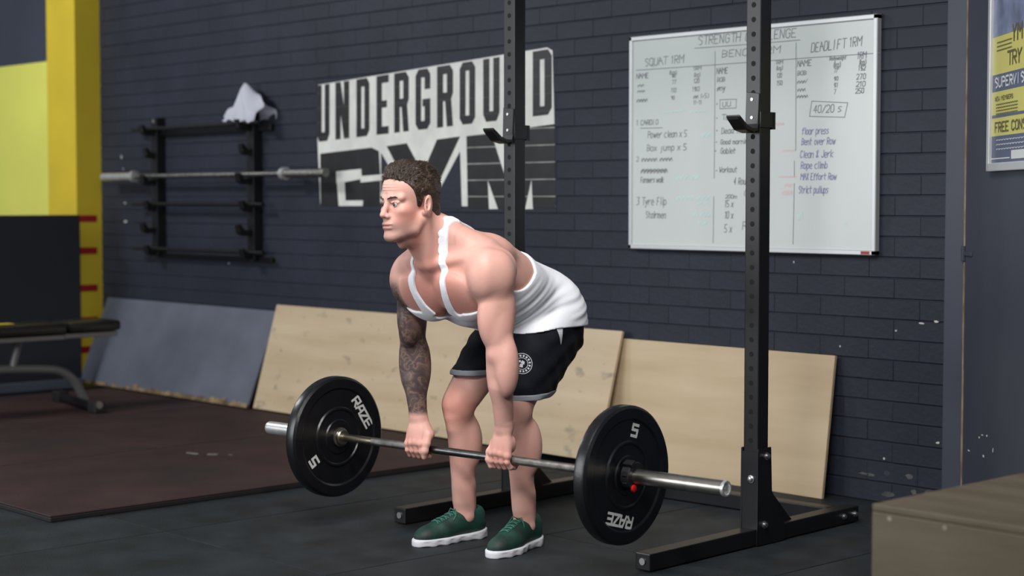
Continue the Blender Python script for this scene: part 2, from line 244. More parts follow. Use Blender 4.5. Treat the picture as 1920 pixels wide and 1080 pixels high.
MURAL_WALL= [[(-7.193, 1.472), (-7.102, 1.372), (-7.195, 1.257)], [(-6.552, 1.466), (-6.539, 1.176), (-6.793, 1.175)], [(-7.201, 1.203), (-7.013, 1.309), (-6.916, 1.171), (-7.201, 1.17)]]

# ================================================================== SETTING
WY = 5.75
# floor: slab with black rubber tiles let into it
bm = B(); box(bm, (-14, -2.5, -0.2), (3, 6.2, -0.016)); floor = tag(obj('floor', bm, RUBBER), 'dark rubber gym floor of square tiles under the lifter', kind='structure')
tl = B(); box(tl, (0.002, 0.002, -0.02), (0.998, 0.998, 0), 0.0045)
tile0 = obj('rubber_tile', tl, RUBBER, floor, loc=(-20, 0, 0)); first = True
for i in range(-5, 5):
    for j in range(-5, 3):
        x, y = -5.435 + i, 3.305 + j
        if y + 1 > 5.76 and y > 5.5: continue
        if x + 1 < -5.9 and y > 3.2: continue          # wholly under the maroon mats
        o = tile0 if first else tile0.copy()
        if not first: COL.objects.link(o)
        first = False; o.location = (x, y, 0)

# back wall: slab of mortar carrying painted bricks
bm = B(); box(bm, (-10.35, WY + 0.0055, -0.1), (-3.60, WY + 0.25, 3.3)); wall_back = tag(obj('wall_back', bm, MORTAR), 'dark blue grey painted brick wall behind the lifter', kind='structure')
CH, BL, BW_ = 0.0825, 0.24, 0.0065
def brick_mesh(L):
    b = B(); box(b, (-L/2 - .0028, 0, -CH/2 + BW_/2), (L/2 + .0028, 0.03, CH/2 - BW_/2), 0.0018); return b
proto = obj('brick', brick_mesh(BL - BW_), PAINT, wall_back, loc=(0, 30, 0)); proto_h = obj('brick_half', brick_mesh(BL/2 - BW_), PAINT, wall_back, loc=(0, 30, 0))
spots = []
for c in range(0, 39):
    z = CH*(c + 0.5); x = -3.692 - (BL/4 if c % 2 else BL/2)
    if c % 2: spots.append((x, z, True)); x -= BL/4 + BL/2
    while x > -10.3: spots.append((x, z, False)); x -= BL
def hidden(x, z):
    if -5.24 < x < -4.12 and 1.08 < z < 1.9: return True
    if -8.0 < x < -4.35 and z < 0.5: return True
    if z > 1.55 + 0.115*(-x - 3.7) + 0.95: return True
    return False
order = sorted(spots, key=lambda s: s[0]**2 + WY**2 + (s[1]-1.22)**2)
vis = [s for s in order if not hidden(s[0], s[1]) and 0 < s[1] < 2.75]
near = set(vis[:298]); fld = B()
used = {True: False, False: False}
for s in order:
    p = proto_h if s[2] else proto
    loc = (s[0], WY + random.uniform(-0.0008, 0.0008), s[1])
    if s in near:
        o = p if not used[s[2]] else p.copy()
        if used[s[2]]: COL.objects.link(o)
        used[s[2]] = True; o.location = loc; o.name = 'brick'
    else:
        t = bmesh.new(); t.from_mesh(p.data); bmesh.ops.translate(t, verts=t.verts, vec=loc); merge(fld, t)
tag(obj('brick_field', fld, PAINT, wall_back), kind='stuff')
# chips of missing paint on the wall
chips = [(-4.03, 1.03, .012, .02), (-4.43, .96, .008, .010), (-3.735, .745, .022, .010), (-3.80, .735, .03, .008), (-3.92, .70, .010, .010), (-4.19, .62, .008, .008), (-9.86, 1.08, .05, .018), (-9.86, 1.20, .03, .008), (-9.88, 1.42, .02, .008), (-9.90, 1.50, .012, .03), (-8.66, .84, .012, .012), (-3.97, .18, .012, .01), (-3.72, .27, .02, .012)]
CHIP = mat('bare plaster chip', (0.50, 0.50, 0.46), 0.8)
for x, z, a, b in chips:
    a *= .6; b *= .6
    bm = B(); n = 7
    pts = [(x + a*math.cos(6.283*k/n)*random.uniform(.5, 1), z + b*math.sin(6.283*k/n)*random.uniform(.5, 1)) for k in range(n)]
    prism(bm, pts, 1, WY - 0.0016, WY + 0.003); obj('paint_chip', bm, CHIP, wall_back)
# dusty scuff near the floor at the right hand end
DUST = mat('dusty scuff', (0.035, 0.038, 0.045), 0.9, col2=(0.11, 0.11, 0.11), vscale=22)
for k in range(9):
    x = random.uniform(-4.12, -3.72); z = random.uniform(0.01, 0.13); bm = B(); n = 9; a = random.uniform(.015, .05); b = random.uniform(.006, .018)
    prism(bm, [(x + a*math.cos(6.283*k_/n)*random.uniform(.4, 1), z + b*math.sin(6.283*k_/n)*random.uniform(.4, 1)) for k_ in range(n)], 1, WY - 0.0014, WY + 0.003); obj('scuff_mark', bm, DUST, wall_back)

# mural painted over the bricks, cut at every bed joint
def clip_band(poly, z0, z1):
    def cut(P, keep, zc):
        out = []
        for i in range(len(P)):
            a, b = P[i], P[(i+1) % len(P)]; ia, ib = keep(a[1]), keep(b[1])
            if ia: out.append(a)
            if ia != ib:
                t = (zc - a[1])/(b[1]-a[1]); out.append((a[0] + t*(b[0]-a[0]), zc))
        return out
    P = cut(poly, lambda z: z >= z0, z0)
    if len(P) < 3: return []
    P = cut(P, lambda z: z <= z1, z1)
    return P if len(P) >= 3 else []
def paint(name, polys, m, off, gap=None):
    bm = B()
    for ip_, poly in enumerate(polys):
        zs = [p[1] for p in poly]
        for c in range(int(min(zs)/CH), int(max(zs)/CH) + 1):
            P = clip_band(poly, c*CH + gap/2, (c+1)*CH - gap/2) if gap else (poly if c == int(min(zs)/CH) else [])
            if P: prism(bm, P, 1, WY - off - 6e-5*(ip_ % 12), WY + 0.002)
    return obj(name, bm, m, wall_back)
bm = B(); prism(bm, MURAL_WHITE[0], 1, WY + 0.0025, WY + 0.0085); obj('painted_joints', bm, MUR_M, wall_back)
paint('mural_background', MURAL_WHITE, MUR_W, 0.0018)
paint('mural_gym_lettering', MURAL_BLACK[:3], MUR_K, 0.0026); paint('mural_gym_lettering', MURAL_BLACK[3:], MUR_M, 0.0022); paint('mural_gym_lettering', MURAL_BLACK[3:], MUR_K, 0.0026, .006)
paint('mural_gym_counters', MURAL_WHITE2, MUR_W, 0.0032)
paint('mural_gap', MURAL_WALL, PAINT, 0.0032)
tw, th = 0.38, 0.13
LP = {  # convex pieces in unit box
'U': [[(0, .12), (tw, .12), (tw, 1), (0, 1)], [(1-tw, .12), (1, .12), (1, 1), (1-tw, 1)], [(.18, 0), (.82, 0), (1, .12), (1, .16), (0, .16), (0, .12)]],
'N': [[(0, 0), (tw, 0), (tw, 1), (0, 1)], [(1-tw, 0), (1, 0), (1, 1), (1-tw, 1)], [(1-tw, 0), (1-tw*.2, 0), (tw, 1), (tw*.2, 1)]],
'D': [[(0, 0), (tw, 0), (tw, 1), (0, 1)], [(1-tw, .1), (1, .1), (1, .9), (1-tw, .9)], [(0, 0), (.8, 0), (1, .1), (1, .14), (0, .14)], [(0, .86), (1, .86), (1, .9), (.8, 1), (0, 1)]],
'E': [[(0, 0), (tw+.06, 0), (tw+.06, 1), (0, 1)], [(0, 0), (1, 0), (1, th), (0, th)], [(0, 1-th), (1, 1-th), (1, 1), (0, 1)], [(0, .45), (.85, .45), (.85, .57), (0, .57)]],
'R': [[(0, 0), (tw, 0), (tw, 1), (0, 1)], [(0, .86), (1, .86), (1, .9), (.8, 1), (0, 1)], [(1-tw, .52), (1, .56), (1, .9), (1-tw, .9)], [(0, .42), (.85, .42), (1, .54), (1, .56), (0, .56)], [(.62, 0), (1, 0), (.88, .46), (.5, .46)]],
'G': [[(0, .1), (tw, .1), (tw, .9), (0, .9)], [(.2, 0), (.8, 0), (1, .1), (1, .14), (0, .14), (0, .1)], [(0, .86), (1, .86), (1, .9), (.8, 1), (.2, 1), (0, .9)], [(1-tw, .66), (1, .66), (1, .9), (1-tw, .9)], [(1-tw, .08), (1, .08), (1, .5), (1-tw, .5)], [(.48, .38), (1, .38), (1, .5), (.48, .5)]],
'O': [[(0, .1), (tw, .1), (tw, .9), (0, .9)], [(1-tw, .1), (1, .1), (1, .9), (1-tw, .9)], [(.2, 0), (.8, 0), (1, .1), (1, .14), (0, .14), (0, .1)], [(0, .86), (1, .86), (1, .9), (.8, 1), (.2, 1), (0, .9)]]}
MUR_J = mat('dark joint in lettering', (0.05, 0.05, 0.05), .6)
for ch, q in MURAL_LETTERS:
    def mp(u, v): return tuple((q[0][k]*(1-u) + q[1][k]*u)*(1-v) + (q[3][k]*(1-u) + q[2][k]*u)*v for k in (0, 1))
    paint('mural_letter', [[mp(*p) for p in pc] for pc in LP[ch]], MUR_K, 0.0026, .004)
    paint('mural_letter', [[mp(*p) for p in pc] for pc in LP[ch]], MUR_J, 0.0022)

# left: yellow pillar, pale yellow wall segment, low navy partition
bm = B(); box(bm, (-10.545, 5.565, -0.1), (-10.165, 5.99, 3.3), 0.006)
pil = tag(obj('trim_1', bm, YEL), 'yellow painted pillar with red tape stripes at the left end of the wall', kind='structure')
for z in (1.097, .885, .638, .425, .23):
    bm = B(); box(bm, (-10.166, 5.578, z-.022), (-10.1635, 5.712, z+.022)); obj('red_tape', bm, REDT, pil)
bm = B(); box(bm, (-14, 5.62, -0.1), (-10.54, 5.95, 3.3)); wl = tag(obj('wall_left', bm, PAINT_S), 'grey wall left of the pillar carrying a pale yellow panel', kind='structure')
bm = B(); box(bm, (-13.5, 5.600, 0.9), (-10.546, 5.622, 2.155), 0.003); obj('yellow_panel', bm, YELP, wl)
bm = B(); box(bm, (-9.90, 3.2, 0.0), (-9.82, 5.40, 1.125), 0.006)
nv = tag(obj('partition_board', bm, NAVY), 'low dark navy partition board in front of the yellow pillar', 'partition')
bm = B(); box(bm, (-9.822, 3.2, 0.026), (-9.812, 5.40, 0.085), 0.002); obj('kick_strip', bm, GREYB, nv)

# right: smooth jamb strip and the angled slate wall with the poster
bm = B(); box(bm, (-3.690, WY - 0.02, -0.1), (-3.600, WY + 0.25, 3.3), 0.004); tag(obj('trim_2', bm, PAINT_S), 'smooth slate painted strip where the brick wall ends', kind='structure')
WR = Matrix.Translation((-3.596, 5.722, 0)) @ Matrix.Rotation(math.atan2(-0.680, 0.733), 4, 'Z')   # local x runs towards the camera side, -y faces the room
bm = B(); box(bm, (0, 0.0, -0.1), (3.2, 0.12, 3.3)); wr = obj('wall_right', bm, PAINT_S); wr.matrix_world = WR
tag(wr, 'flat slate painted wall at the right with a poster', kind='structure')
bm = B()
zz = 0.0
while zz < 3.2:
    h_ = random.uniform(.08, .25); x = random.uniform(-.0015, .0015); wd = random.uniform(.003, .0075) if zz < 1.7 else .0015
    box(bm, (x - wd + 0.004, -.004, zz), (x + wd + 0.004, .004, zz + h_)); zz += h_
CRK = mat('raw timber in the gap', (0.16, 0.10, 0.05), 0.8, col2=(0.40, 0.31, 0.20), vscale=8)
obj('bare_joint', bm, CRK, wr)
bm = B(); box(bm, (-.006, -.012, .985), (.014, .0, 1.045), .002); box(bm, (.012, -.006, 1.008), (.115, .0, 1.022), .001); obj('latch', bm, PAINT_S, wr)
for x, z, a, b in [(.24, .12, .02, .01), (.28, .135, .03, .006), (.34, .14, .02, .008), (.42, .10, .01, .02), (.30, .06, .03, .01), (.1, .05, .04, .008)]:
    a *= .5; b *= .6
    bm = B(); n = 7
    prism(bm, [(x + a*math.cos(6.283*k/n)*random.uniform(.4, 1), z + .22 + b*math.sin(6.283*k/n)*random.uniform(.4, 1)) for k in range(n)], 1, -0.0012, 0.002); obj('paint_chip', bm, CHIP, wr)

# ================================================================== THINGS ON THE WALLS
# poster in an aluminium snap frame on the angled wall
PO = empty('framed_poster'); PO.matrix_world = WR
tag(PO, 'yellow and blue gym poster in a silver frame on the right wall', 'poster')
PY_ = mat('poster yellow', (0.56, 0.52, 0.13), 0.35); PB_ = mat('poster blue', (0.075, 0.095, 0.17), 0.35); PW_ = mat('poster white print', (0.60, 0.62, 0.62), 0.35); PT_ = mat('poster brown print', (0.10, 0.085, 0.03), 0.35); PG_ = mat('poster grey blue photo', (0.16, 0.19, 0.30), 0.35, var=.4, vscale=9)
x0, x1, z0, z1 = 0.352, 1.05, 1.322, 2.30
for lo, hi in [((x0, z0), (x0 + .028, z1)), ((x1-.028, z0), (x1, z1)), ((x0, z0), (x1, z0 + .03)), ((x0, z1-.03), (x1, z1))]:
    bm = B(); box(bm, (lo[0], -.022, lo[1]), (hi[0], 0, hi[1]), 0.004); obj('frame_rail', bm, ALU, PO)
def band(name, za, zb, m, xa=x0+.02, xb=x1-.02, off=0.010):
    bm = B(); box(bm, (xa, -off, za), (xb, 0, zb)); return obj(name, bm, m, PO)
band('poster_sheet', z0 + .02, z1 - .02, PY_, off=.008)
band('print_band', 1.342, 1.447, PB_, off=.009); band('print_band', 1.512, 1.522, PB_, off=.009); band('print_band', 1.605, 1.665, PB_, off=.009); band('print_photo', 1.80, 2.27, PG_, off=.009)
def ptext(s, x, z, wd, cap, m, t):
    bm = B(); quads_mesh(bm, text_quads(s, wd, cap, t, 0), lambda u, v: (x + u, -.0098, z + v)); tag(obj('print_text', bm, m, PO), kind='stuff')
ptext('TRY OUR', .56, 1.690, .40, .045, PT_, .008); ptext('SUPERVISED', .415, 1.620, .44, .032, PW_, .007); ptext('FREE CONSULT', .42, 1.462, .50, .032, PT_, .006)
ptext('NEW MEMBERS', .415, 1.572, .22, .014, PT_, .0028)
for k in range(4): ptext('~~~~~~~~~~', .43, 1.556 - .011*k - .0, .26, .006, PT_, .002)
for k in range(3): ptext('~~~~~~~~~~~~', .44, 1.430 - .016*k, .40, .006, PW_, .002)
ptext('YM', .62, 1.77, .12, .05, PT_, .011)
for k in range(3): ptext('~~~~~~~~~~', .43, 1.775 - .014*k, .18, .006, PT_, .002)
band('print_rule', 1.365, 1.369, PW_, xa=.38, xb=.60, off=.0098); band('print_badge', 1.362, 1.392, PW_, xa=.62, xb=.80, off=.0098)

# whiteboard
WB = empty('whiteboard', (-4.68, WY, 1.0)); tag(WB, 'large whiteboard covered in handwritten lifting scores on the brick wall', 'whiteboard')
def wbox(name, lo, hi, m, bev=0.002):
    bm = B(); box(bm, lo, hi, bev); o = obj(name, bm, m); o.parent = WB; o.matrix_parent_inverse = Matrix.Translation((4.68, -WY, -1.0)); return o
X0, X1, Z0, Z1 = -5.352, -4.003, 0.998, 1.960
wbox('board_panel', (X0 + .004, WY - .024, Z0 + .004), (X1 - .004, WY - .003, Z1 - .004), WBOARD)
for lo, hi in [((X0, Z0), (X0 + .018, Z1)), ((X1 - .02, Z0), (X1, Z1)), ((X0, Z0), (X1, Z0 + .02)), ((X0, Z1 - .02), (X1, Z1))]:
    wbox('frame_rail', (lo[0], WY - .032, lo[1]), (hi[0], WY - .001, hi[1]), ALU, .003)
wbox('corner_sticker', (X1 - .068, WY - .0330, Z0 + .004), (X1 - .026, WY - .0315, Z0 + .016), REDT, 0)
YF = WY - 0.0246
for s, x, z, wd, rise, cap, c, thick in BOARD_TEXT:
    bm = B(); lw = .0034 if c in 'kb' else .006
    if '~~' in s: lw *= .7
    if cap < 0.02: lw *= .8
    if cap > 0.035: lw *= 1.05
    quads_mesh(bm, text_quads(s, wd, cap, lw, 0.1, 0.18, rise), lambda u, v: (x + u, YF, z + v))
    o = tag(obj('handwriting', bm, INK[c]), kind='stuff'); o.parent = WB; o.matrix_parent_inverse = Matrix.Translation((4.68, -WY, -1.0))
for c, pts in BOARD_LINES:
    q = []; ribbon(q, pts, .0032); bm = B(); quads_mesh(bm, q, lambda u, v: (u, YF, v))
    o = obj('drawn_line', bm, INK[c]); o.parent = WB; o.matrix_parent_inverse = Matrix.Translation((4.68, -WY, -1.0))

# wall-mounted bar rack
BR = empty('wall_bar_rack', (-8.92, WY, 0.85)); tag(BR, 'black steel wall rack with hooks holding bars', 'bar rack')
MI = Matrix.Translation((8.92, -WY, -0.85))
def brp(name, bm, m=BLACK, parent=BR):
    o = obj(name, bm, m); o.parent = parent; o.matrix_parent_inverse = MI; return o
UX = (-9.400, -8.340); HZ = (1.655, 1.515, 1.345, 1.185, 1.045, 0.905)
for ux in UX:
    bm = B(); box(bm, (ux - .036, WY - .062, 0.865), (ux + .036, WY - .001, 1.735), .004); u = brp('upright', bm)
    for z in (1.722, 0.885):
        bm = B(); box(bm, (ux - .012, WY - .066, z - .02), (ux + .012, WY - .06, z + .005), .001); brp('bolt', bm, GREYT)
    for i, z in enumerate(HZ):
        bm = B(); L_ = .125 if i % 2 else .15
        prism(bm, [(WY - .05, z - .03), (WY - .05, z + .004), (WY - L_ + .035, z - .004), (WY - L_ + .012, z + .032), (WY - L_ - .012, z + .032), (WY - L_, z - .02), (WY - L_ + .03, z - .036)], 0, ux - .02, ux + .02, bev=.003); brp('hook', bm)
for z, dz in ((1.640, .02), (0.872, .014)):
    bm = B(); box(bm, (UX[0] - .06, WY - .03, z - dz), (UX[1] + .16, WY - .004, z + dz), .003); brp('rail', bm)
# bars resting on the rack
def wall_bar(name, x0, x1, y, z, r, m, label):
    bm = B(); tube(bm, [(x0, 0, 0), (x1, 0, 0)], r, 16); o = obj(name, bm, m, smooth=False); o.location = (0, y, z); smooth_by_angle(o); return o
DARKBAR = mat('dark steel bar', (0.05, 0.05, 0.05), 0.35, 0.8)
for z, a, b, ord_ in ((1.655, -9.62, -8.21, 'topmost'), (1.185, -9.62, -8.18, 'middle'), (0.905, -9.62, -8.18, 'lowest')):
    yb = WY - .085
    o = wall_bar('dark_bar', a, b, yb, z + .010, .012, DARKBAR, '')
    tag(o, {'topmost': 'thin dark bar lying on the top hooks of the wall rack, under the white towel', 'middle': 'thin dark bar on the wall rack just below the chrome barbell', 'lowest': 'thin dark bar on the lowest hooks of the wall rack'}[ord_], 'bar', 'dark bars on the wall rack')
RB = empty('racked_barbell', (-8.735, WY - .115, 1.369)); tag(RB, 'chrome barbell without plates stored on the wall rack', 'barbell')
def rb(name, a, b, r, m):
    bm = B(); tube(bm, [(a, 0, 0), (b, 0, 0)], r, 18); o = obj(name, bm, m, RB); smooth_by_angle(o)
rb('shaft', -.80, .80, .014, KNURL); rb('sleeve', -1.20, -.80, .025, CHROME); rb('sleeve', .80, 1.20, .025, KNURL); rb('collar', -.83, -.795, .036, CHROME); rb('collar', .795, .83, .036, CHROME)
# towel draped on top of the rack's second upright
def towel():
    bm = B(); n, m_ = 22, 16; vs_ = []
    prof = [(-.24, -.055), (-.16, .0), (-.05, .13), (-.03, .19), (.03, .15), (.12, .07), (.17, .0), (.15, -.06)]
    for i in range(n + 1):
        t = i/n; row = []
        for j in range(m_ + 1):
            s = j/m_*2 - 1
            x = -.20 + .36*t; top = float(np.interp(t, [0, .12, .28, .36, .42, .7, 1], [.015, .05, .075, .165, .185, .13, .07]))
            z = top*(1 - s*s)**.5 if abs(s) < 1 else 0
            z += -.03*abs(s) + .008*math.sin(t*17 + s*3) - .02*t*(1 if s < 0 else .3)
            y = s*.075 + .012*math.sin(t*11 + s*5)
            x += .015*math.sin(s*6 + t*3)
            row.append(bm.verts.new((x, y, z)))
        vs_.append(row)
    for i in range(n):
        for j in range(m_): bm.faces.new((vs_[i][j], vs_[i+1][j], vs_[i+1][j+1], vs_[i][j+1]))
    bmesh.ops.solidify(bm, geom=bm.faces[:], thickness=0.006)
    o = obj('towel', bm, CLOTH, smooth=True); o.location = (-8.315, WY - .078, 1.715); return o
tag(towel(), 'crumpled white towel draped on top of the wall rack', 'towel')

# ================================================================== SHEETS LEANING ON THE WALL
def sheet(name, xa, xb, yb, yt, ht, th_, m, label, cat, zb=0.0, torn=False):
    r = empty(name, ((xa+xb)/2, yb, zb)); tag(r, label, cat)
    ang = math.atan2(yt - yb, ht); L = ht/math.cos(ang)
    bm = B(); box(bm, (xa - (xa+xb)/2, 0, 0.0), (xb - (xa+xb)/2, th_, L), 0.0015); o = obj('board', bm, m, r); o.rotation_euler = (-ang, 0, 0)
    if torn:
        bm = B(); x = xa - (xa+xb)/2
        while x < xb - (xa+xb)/2 - .01:
            w_ = random.uniform(.03, .09); x2 = min(x + w_, (xb-xa)/2); hh = random.uniform(.004, .028) + (.012 if x > -.3 else 0)
            prism(bm, [(x, 0.0), (x2, 0.0), (x2, hh*random.uniform(.6, 1)), ((x+x2)/2, hh), (x, hh*random.uniform(.6, 1))], 1, -.004, .01); x = x2
        o2 = obj('torn_edge', bm, TORN, r); o2.rotation_euler = (-ang, 0, 0)
    return r
sheet('plywood_sheet', -8.10, -5.37, 5.53, 5.700, 0.585, 0.016, PLYS, 'long stained plywood sheet leaning on the wall behind the lifter', 'plywood', 0.034)
sheet('plywood_sheet', -5.48, -4.195, 5.64, 5.722, 0.583, 0.016, PLYG, 'short clean plywood sheet leaning on the wall below the whiteboard', 'plywood')
sheet('leaning_board', -10.05, -8.12, 5.50, 5.722, 0.545, 0.016, GREYB, 'grey painted board with torn bottom edge leaning under the wall rack', 'board', 0.034, torn=True)

# ================================================================== MATS ON THE FLOOR
def rmat(x0, x1, y0, y1, label):
    r = empty('rubber_mat', ((x0+x1)/2, (y0+y1)/2, 0)); tag(r, label, 'mat', 'maroon rubber mats on the floor')
    w_, d_ = (x1-x0)/2 - .005, (y1-y0)/2 - .005
    bm = B(); box(bm, (-w_, -d_, .0), (w_, d_, .019), .003); obj('underside', bm, MATEDGE, r)
    bm = B(); box(bm, (-w_, -d_, .019), (w_, d_, .026), .003); obj('top_layer', bm, MAROON, r)
    return r
MAT1 = rmat(-7.14, -5.87, 3.085, 5.735, 'maroon rubber mat nearest the lifter, its edge facing the black floor')
CHALK = mat('chalk smear', (0.16, 0.155, 0.15), 0.9, col2=(0.06, 0.05, 0.048), vscale=30)
for x, y, a, b in ((-6.79, 4.41, .05, .035), (-6.88, 4.35, .07, .03), (-6.72, 4.46, .02, .015)):
    bm = B(); n = 11; prism(bm, [(x + 6.505 + a*math.cos(6.283*k/n)*random.uniform(.4, 1), y - 4.41 + b*math.sin(6.283*k/n)*random.uniform(.4, 1)) for k in range(n)], 2, .0255, .0263); obj('chalk_smear', bm, CHALK, MAT1)
rmat(-8.41, -7.14, 3.085, 5.735, 'maroon rubber mat in the middle of the row, in front of the bench')
rmat(-9.68, -8.41, 3.085, 5.735, 'maroon rubber mat under the bench foot beside the navy partition')

# ================================================================== BENCH
BN = empty('weight_bench', (-8.88, 4.83, 0.026)); tag(BN, 'black padded weight bench with grey tube frame at the left edge', 'bench')
def bn(name, bm, m, sm=False, parent=BN):
    o = obj(name, bm, m, None); o.parent = parent; o.matrix_parent_inverse = Matrix.Translation((8.88, -4.83, -0.026)) if parent is BN else Matrix.Identity(4)
    if sm: smooth_by_angle(o, 40)
    return o
PADL = Matrix.Translation((-8.88, 0, 0))
bm = B(); box(bm, (-9.01, 4.74, .465), (-8.75, 5.07, .528), .024); bn('seat_pad', bm, VINYL, True)
bm = B(); box(bm, (-9.01, 3.55, .462), (-8.75, 4.725, .528), .022); bn('back_pad', bm, VINYL, True)
bm = B(); box(bm, (-9.0, 4.72, .436), (-8.76, 5.05, .462), .002); bn('pad_board', bm, GREYT)
bm = B(); box(bm, (-9.0, 3.56, .432), (-8.76, 4.715, .458), .002); bn('pad_board', bm, GREYT)
bm = B(); box(bm, (-8.92, 4.36, .5285), (-8.84, 4.45, .530)); bn('maker_tag', bm, YEL)
bm = B(); tube(bm, arc_path([(-8.88, 3.5, .315), (-8.88, 4.52, .268), (-8.88, 4.80, .245), (-8.88, 4.90, .06)], .12, 7), .026, 14); bn('spine_tube', bm, GREYT, True)
bm = B(); tube(bm, [(-8.88, 4.45, .27), (-8.88, 4.50, .45)], .022, 12); bn('support_post', bm, GREYT, True)
bm = B(); tube(bm, [(-9.17, 4.91, .055), (-8.59, 4.80, .055)], .027, 14); bn('foot_bar', bm, BLACK, True)
for a in ((-9.20, 4.915), (-8.56, 4.795)):
    bm = B(); box(bm, (a[0] - .045, a[1] - .035, .026), (a[0] + .045, a[1] + .035, .09), .01); bn('rubber_foot', bm, MATEDGE)
bm = B(); tube(bm, [(-8.53, 4.79, .075), (-8.512, 4.787, .075)], .02, 12); bn('end_cap', bm, ZINC)

# ================================================================== POWER RACK
PR = empty('power_rack', (-4.3925, 4.724, 0)); tag(PR, 'black steel squat rack with two drilled uprights behind the lifter', 'squat rack')
MP = Matrix.Translation((4.3925, -4.724, 0))
def pr(name, bm, m=BLACK, parent=PR):
    o = obj(name, bm, m); o.parent = parent; o.matrix_parent_inverse = MP if parent is PR else Matrix.Identity(4); return o
RX = (-4.985, -3.800); RY = 4.724; hw = .031
for i, rx in enumerate(RX):
    bm = B(); box(bm, (rx - hw, RY - hw, .06), (rx + hw, RY + hw, 2.35), .004); pr('upright', bm)
    bm = B()
    for k in range(46):
        z = .12 + .0508*k
        if z > 2.3: break
        lathe(bm, [(RY - hw - .0006, .0095), (RY - hw + .0004, .0095)], 12, 'y', Matrix.Translation((rx, 0, z)))
    tag(pr('hole_row', bm, HOLE), kind='stuff')
    bm = B(); box(bm, (rx - hw, 4.10, .004), (rx + hw, 5.345, .062), .004); pr('foot', bm)
    bm = B(); lathe(bm, [(4.096, .012), (4.10, .012)], 12, 'y', Matrix.Translation((rx, 0, .034))); pr('foot_plug_screw', bm, ZINC)
    # base sleeve of two cheek plates with bolts, plus gusset
    sx = 1
    for s in (-1, 1):
        bm = B(); xa = rx + s*(hw + .0005); xb = rx + s*(hw + .0065)
        prism(bm, [(RY - .040, .004), (RY + .13, .004), (RY + .13, .05), (RY + .047, .19), (RY + .04, .347), (RY - .036, .347)], 0, min(xa, xb), max(xa, xb)); pr('base_plate', bm)
    bm = B(); box(bm, (rx - hw - .0065, RY - hw - .0065, .004), (rx + hw + .0065, RY - hw - .0005, .335), .001); pr('base_sleeve', bm)
    for yy, zz_ in ((RY + .012, .317), (RY - .0, .075)):
        bm = B(); lathe(bm, [(rx + hw + .0065, .014), (rx + hw + .0095, .014), (rx + hw + .010, .010), (rx + hw + .018, .0095), (rx + hw + .0195, .006)], 12, 'x', Matrix.Translation((0, yy, zz_))); smooth_by_angle(pr('bolt', bm, ZINC), 30)
    bm = B(); lathe(bm, [(RY - hw - .0065, .014), (RY - hw - .0095, .014), (RY - hw - .010, .010), (RY - hw - .018, .0095), (RY - hw - .0195, .006)], 12, 'y', Matrix.Translation((rx + .008, 0, .238))); smooth_by_angle(pr('bolt', bm, ZINC), 30)
    bm = B(); box(bm, (rx - .004, RY + hw, .062), (rx + .004, RY + hw + .02, .1)); 
    prism(bm, [(RY + hw, .06), (RY + .22, .06), (RY + .20, .075), (RY + hw, .235)], 0, rx - .004, rx + .004); pr('gusset', bm)
    for yy in (5.24, 5.315):
        bm = B(); lathe(bm, [(rx + hw, .012), (rx + hw + .003, .012), (rx + hw + .004, .009), (rx + hw + .011, .0085), (rx + hw + .012, .005)], 12, 'x', Matrix.Translation((0, yy, .034))); smooth_by_angle(pr('bolt', bm, ZINC), 30)
bm = B(); box(bm, (RX[0] + hw, 5.215, .004), (RX[1] - hw, 5.275, .062), .004); pr('rear_crossbar', bm)
RROT = math.radians(3.0)
bm = B(); box(bm, (RX[0] - hw, RY - hw, 2.35), (RX[1] + hw, RY + hw, 2.41), .004); pr('top_crossbar', bm)

def jhook(rx, z, label):
    hy0 = RY if rx > -4.5 else RY - .062
    r = empty('j_hook', (rx, hy0, z), RROT); tag(r, label, 'rack hook', 'hooks on the squat rack uprights')
    bm = B(); prism(bm, [(-.030, .004), (.024, -.010), (.030, .128), (-.026, .135)], 1, -hw - .0075, -hw - .0008, bev=.0015)
    pl = obj('back_plate', bm, mat('worn black steel', (0.02, 0.02, 0.021), .35), r)
    for zz_ in (.045, .108):
        bm = B(); lathe(bm, [(-hw - .0105, .0055), (-hw - .0076, .0055)], 12, 'y', Matrix.Translation((0, 0, zz_))); obj('pin_end', bm, ZINC, pl)
    # J arm: strip that runs out from the plate, dips and turns up at the lip
    strip = [(-hw - .006, .020), (-hw - .012, .000), (-hw - .03, -.006), (-hw - .075, .004), (-hw - .10, .030), (-hw - .118, .042)]
    bm = B(); t_ = .008
    up_ = [(a, b + t_) for a, b in strip]
    for i in range(len(strip) - 1):
        prism(bm, [strip[i], strip[i+1], up_[i+1], up_[i]], 0, -.028, .028)
    obj('arm', bm, BLACK, r)
    bm = B(); prism(bm, [(-hw - .028, -.010), (-hw - .078, .0), (-hw - .118, .036), (-hw - .122, .046), (-hw - .10, .042), (-hw - .07, .016), (-hw - .03, .006)], 0, -.026, .026, bev=.002); obj('cup_lip', bm, BLACK, r)
    for s in (1,):
        bm = B(); box(bm, (s*(hw + .001), -hw - .006, .010), (s*(hw + .006), hw + .010, .065), .001); obj('wrap_bracket', bm, BLACK, r)
    bm = B(); box(bm, (hw - .02, hw + .002, .005), (hw + .006, hw + .02, .065), .001); obj('safety_tab', bm, BLACK, r)
PR.rotation_euler.z = RROT; PR.location.y -= .031
jhook(RX[1], 1.462, 'black bar hook on the upright in front of the whiteboard')
jhook(RX[0], 1.452, 'black bar hook on the upright in front of the mural')

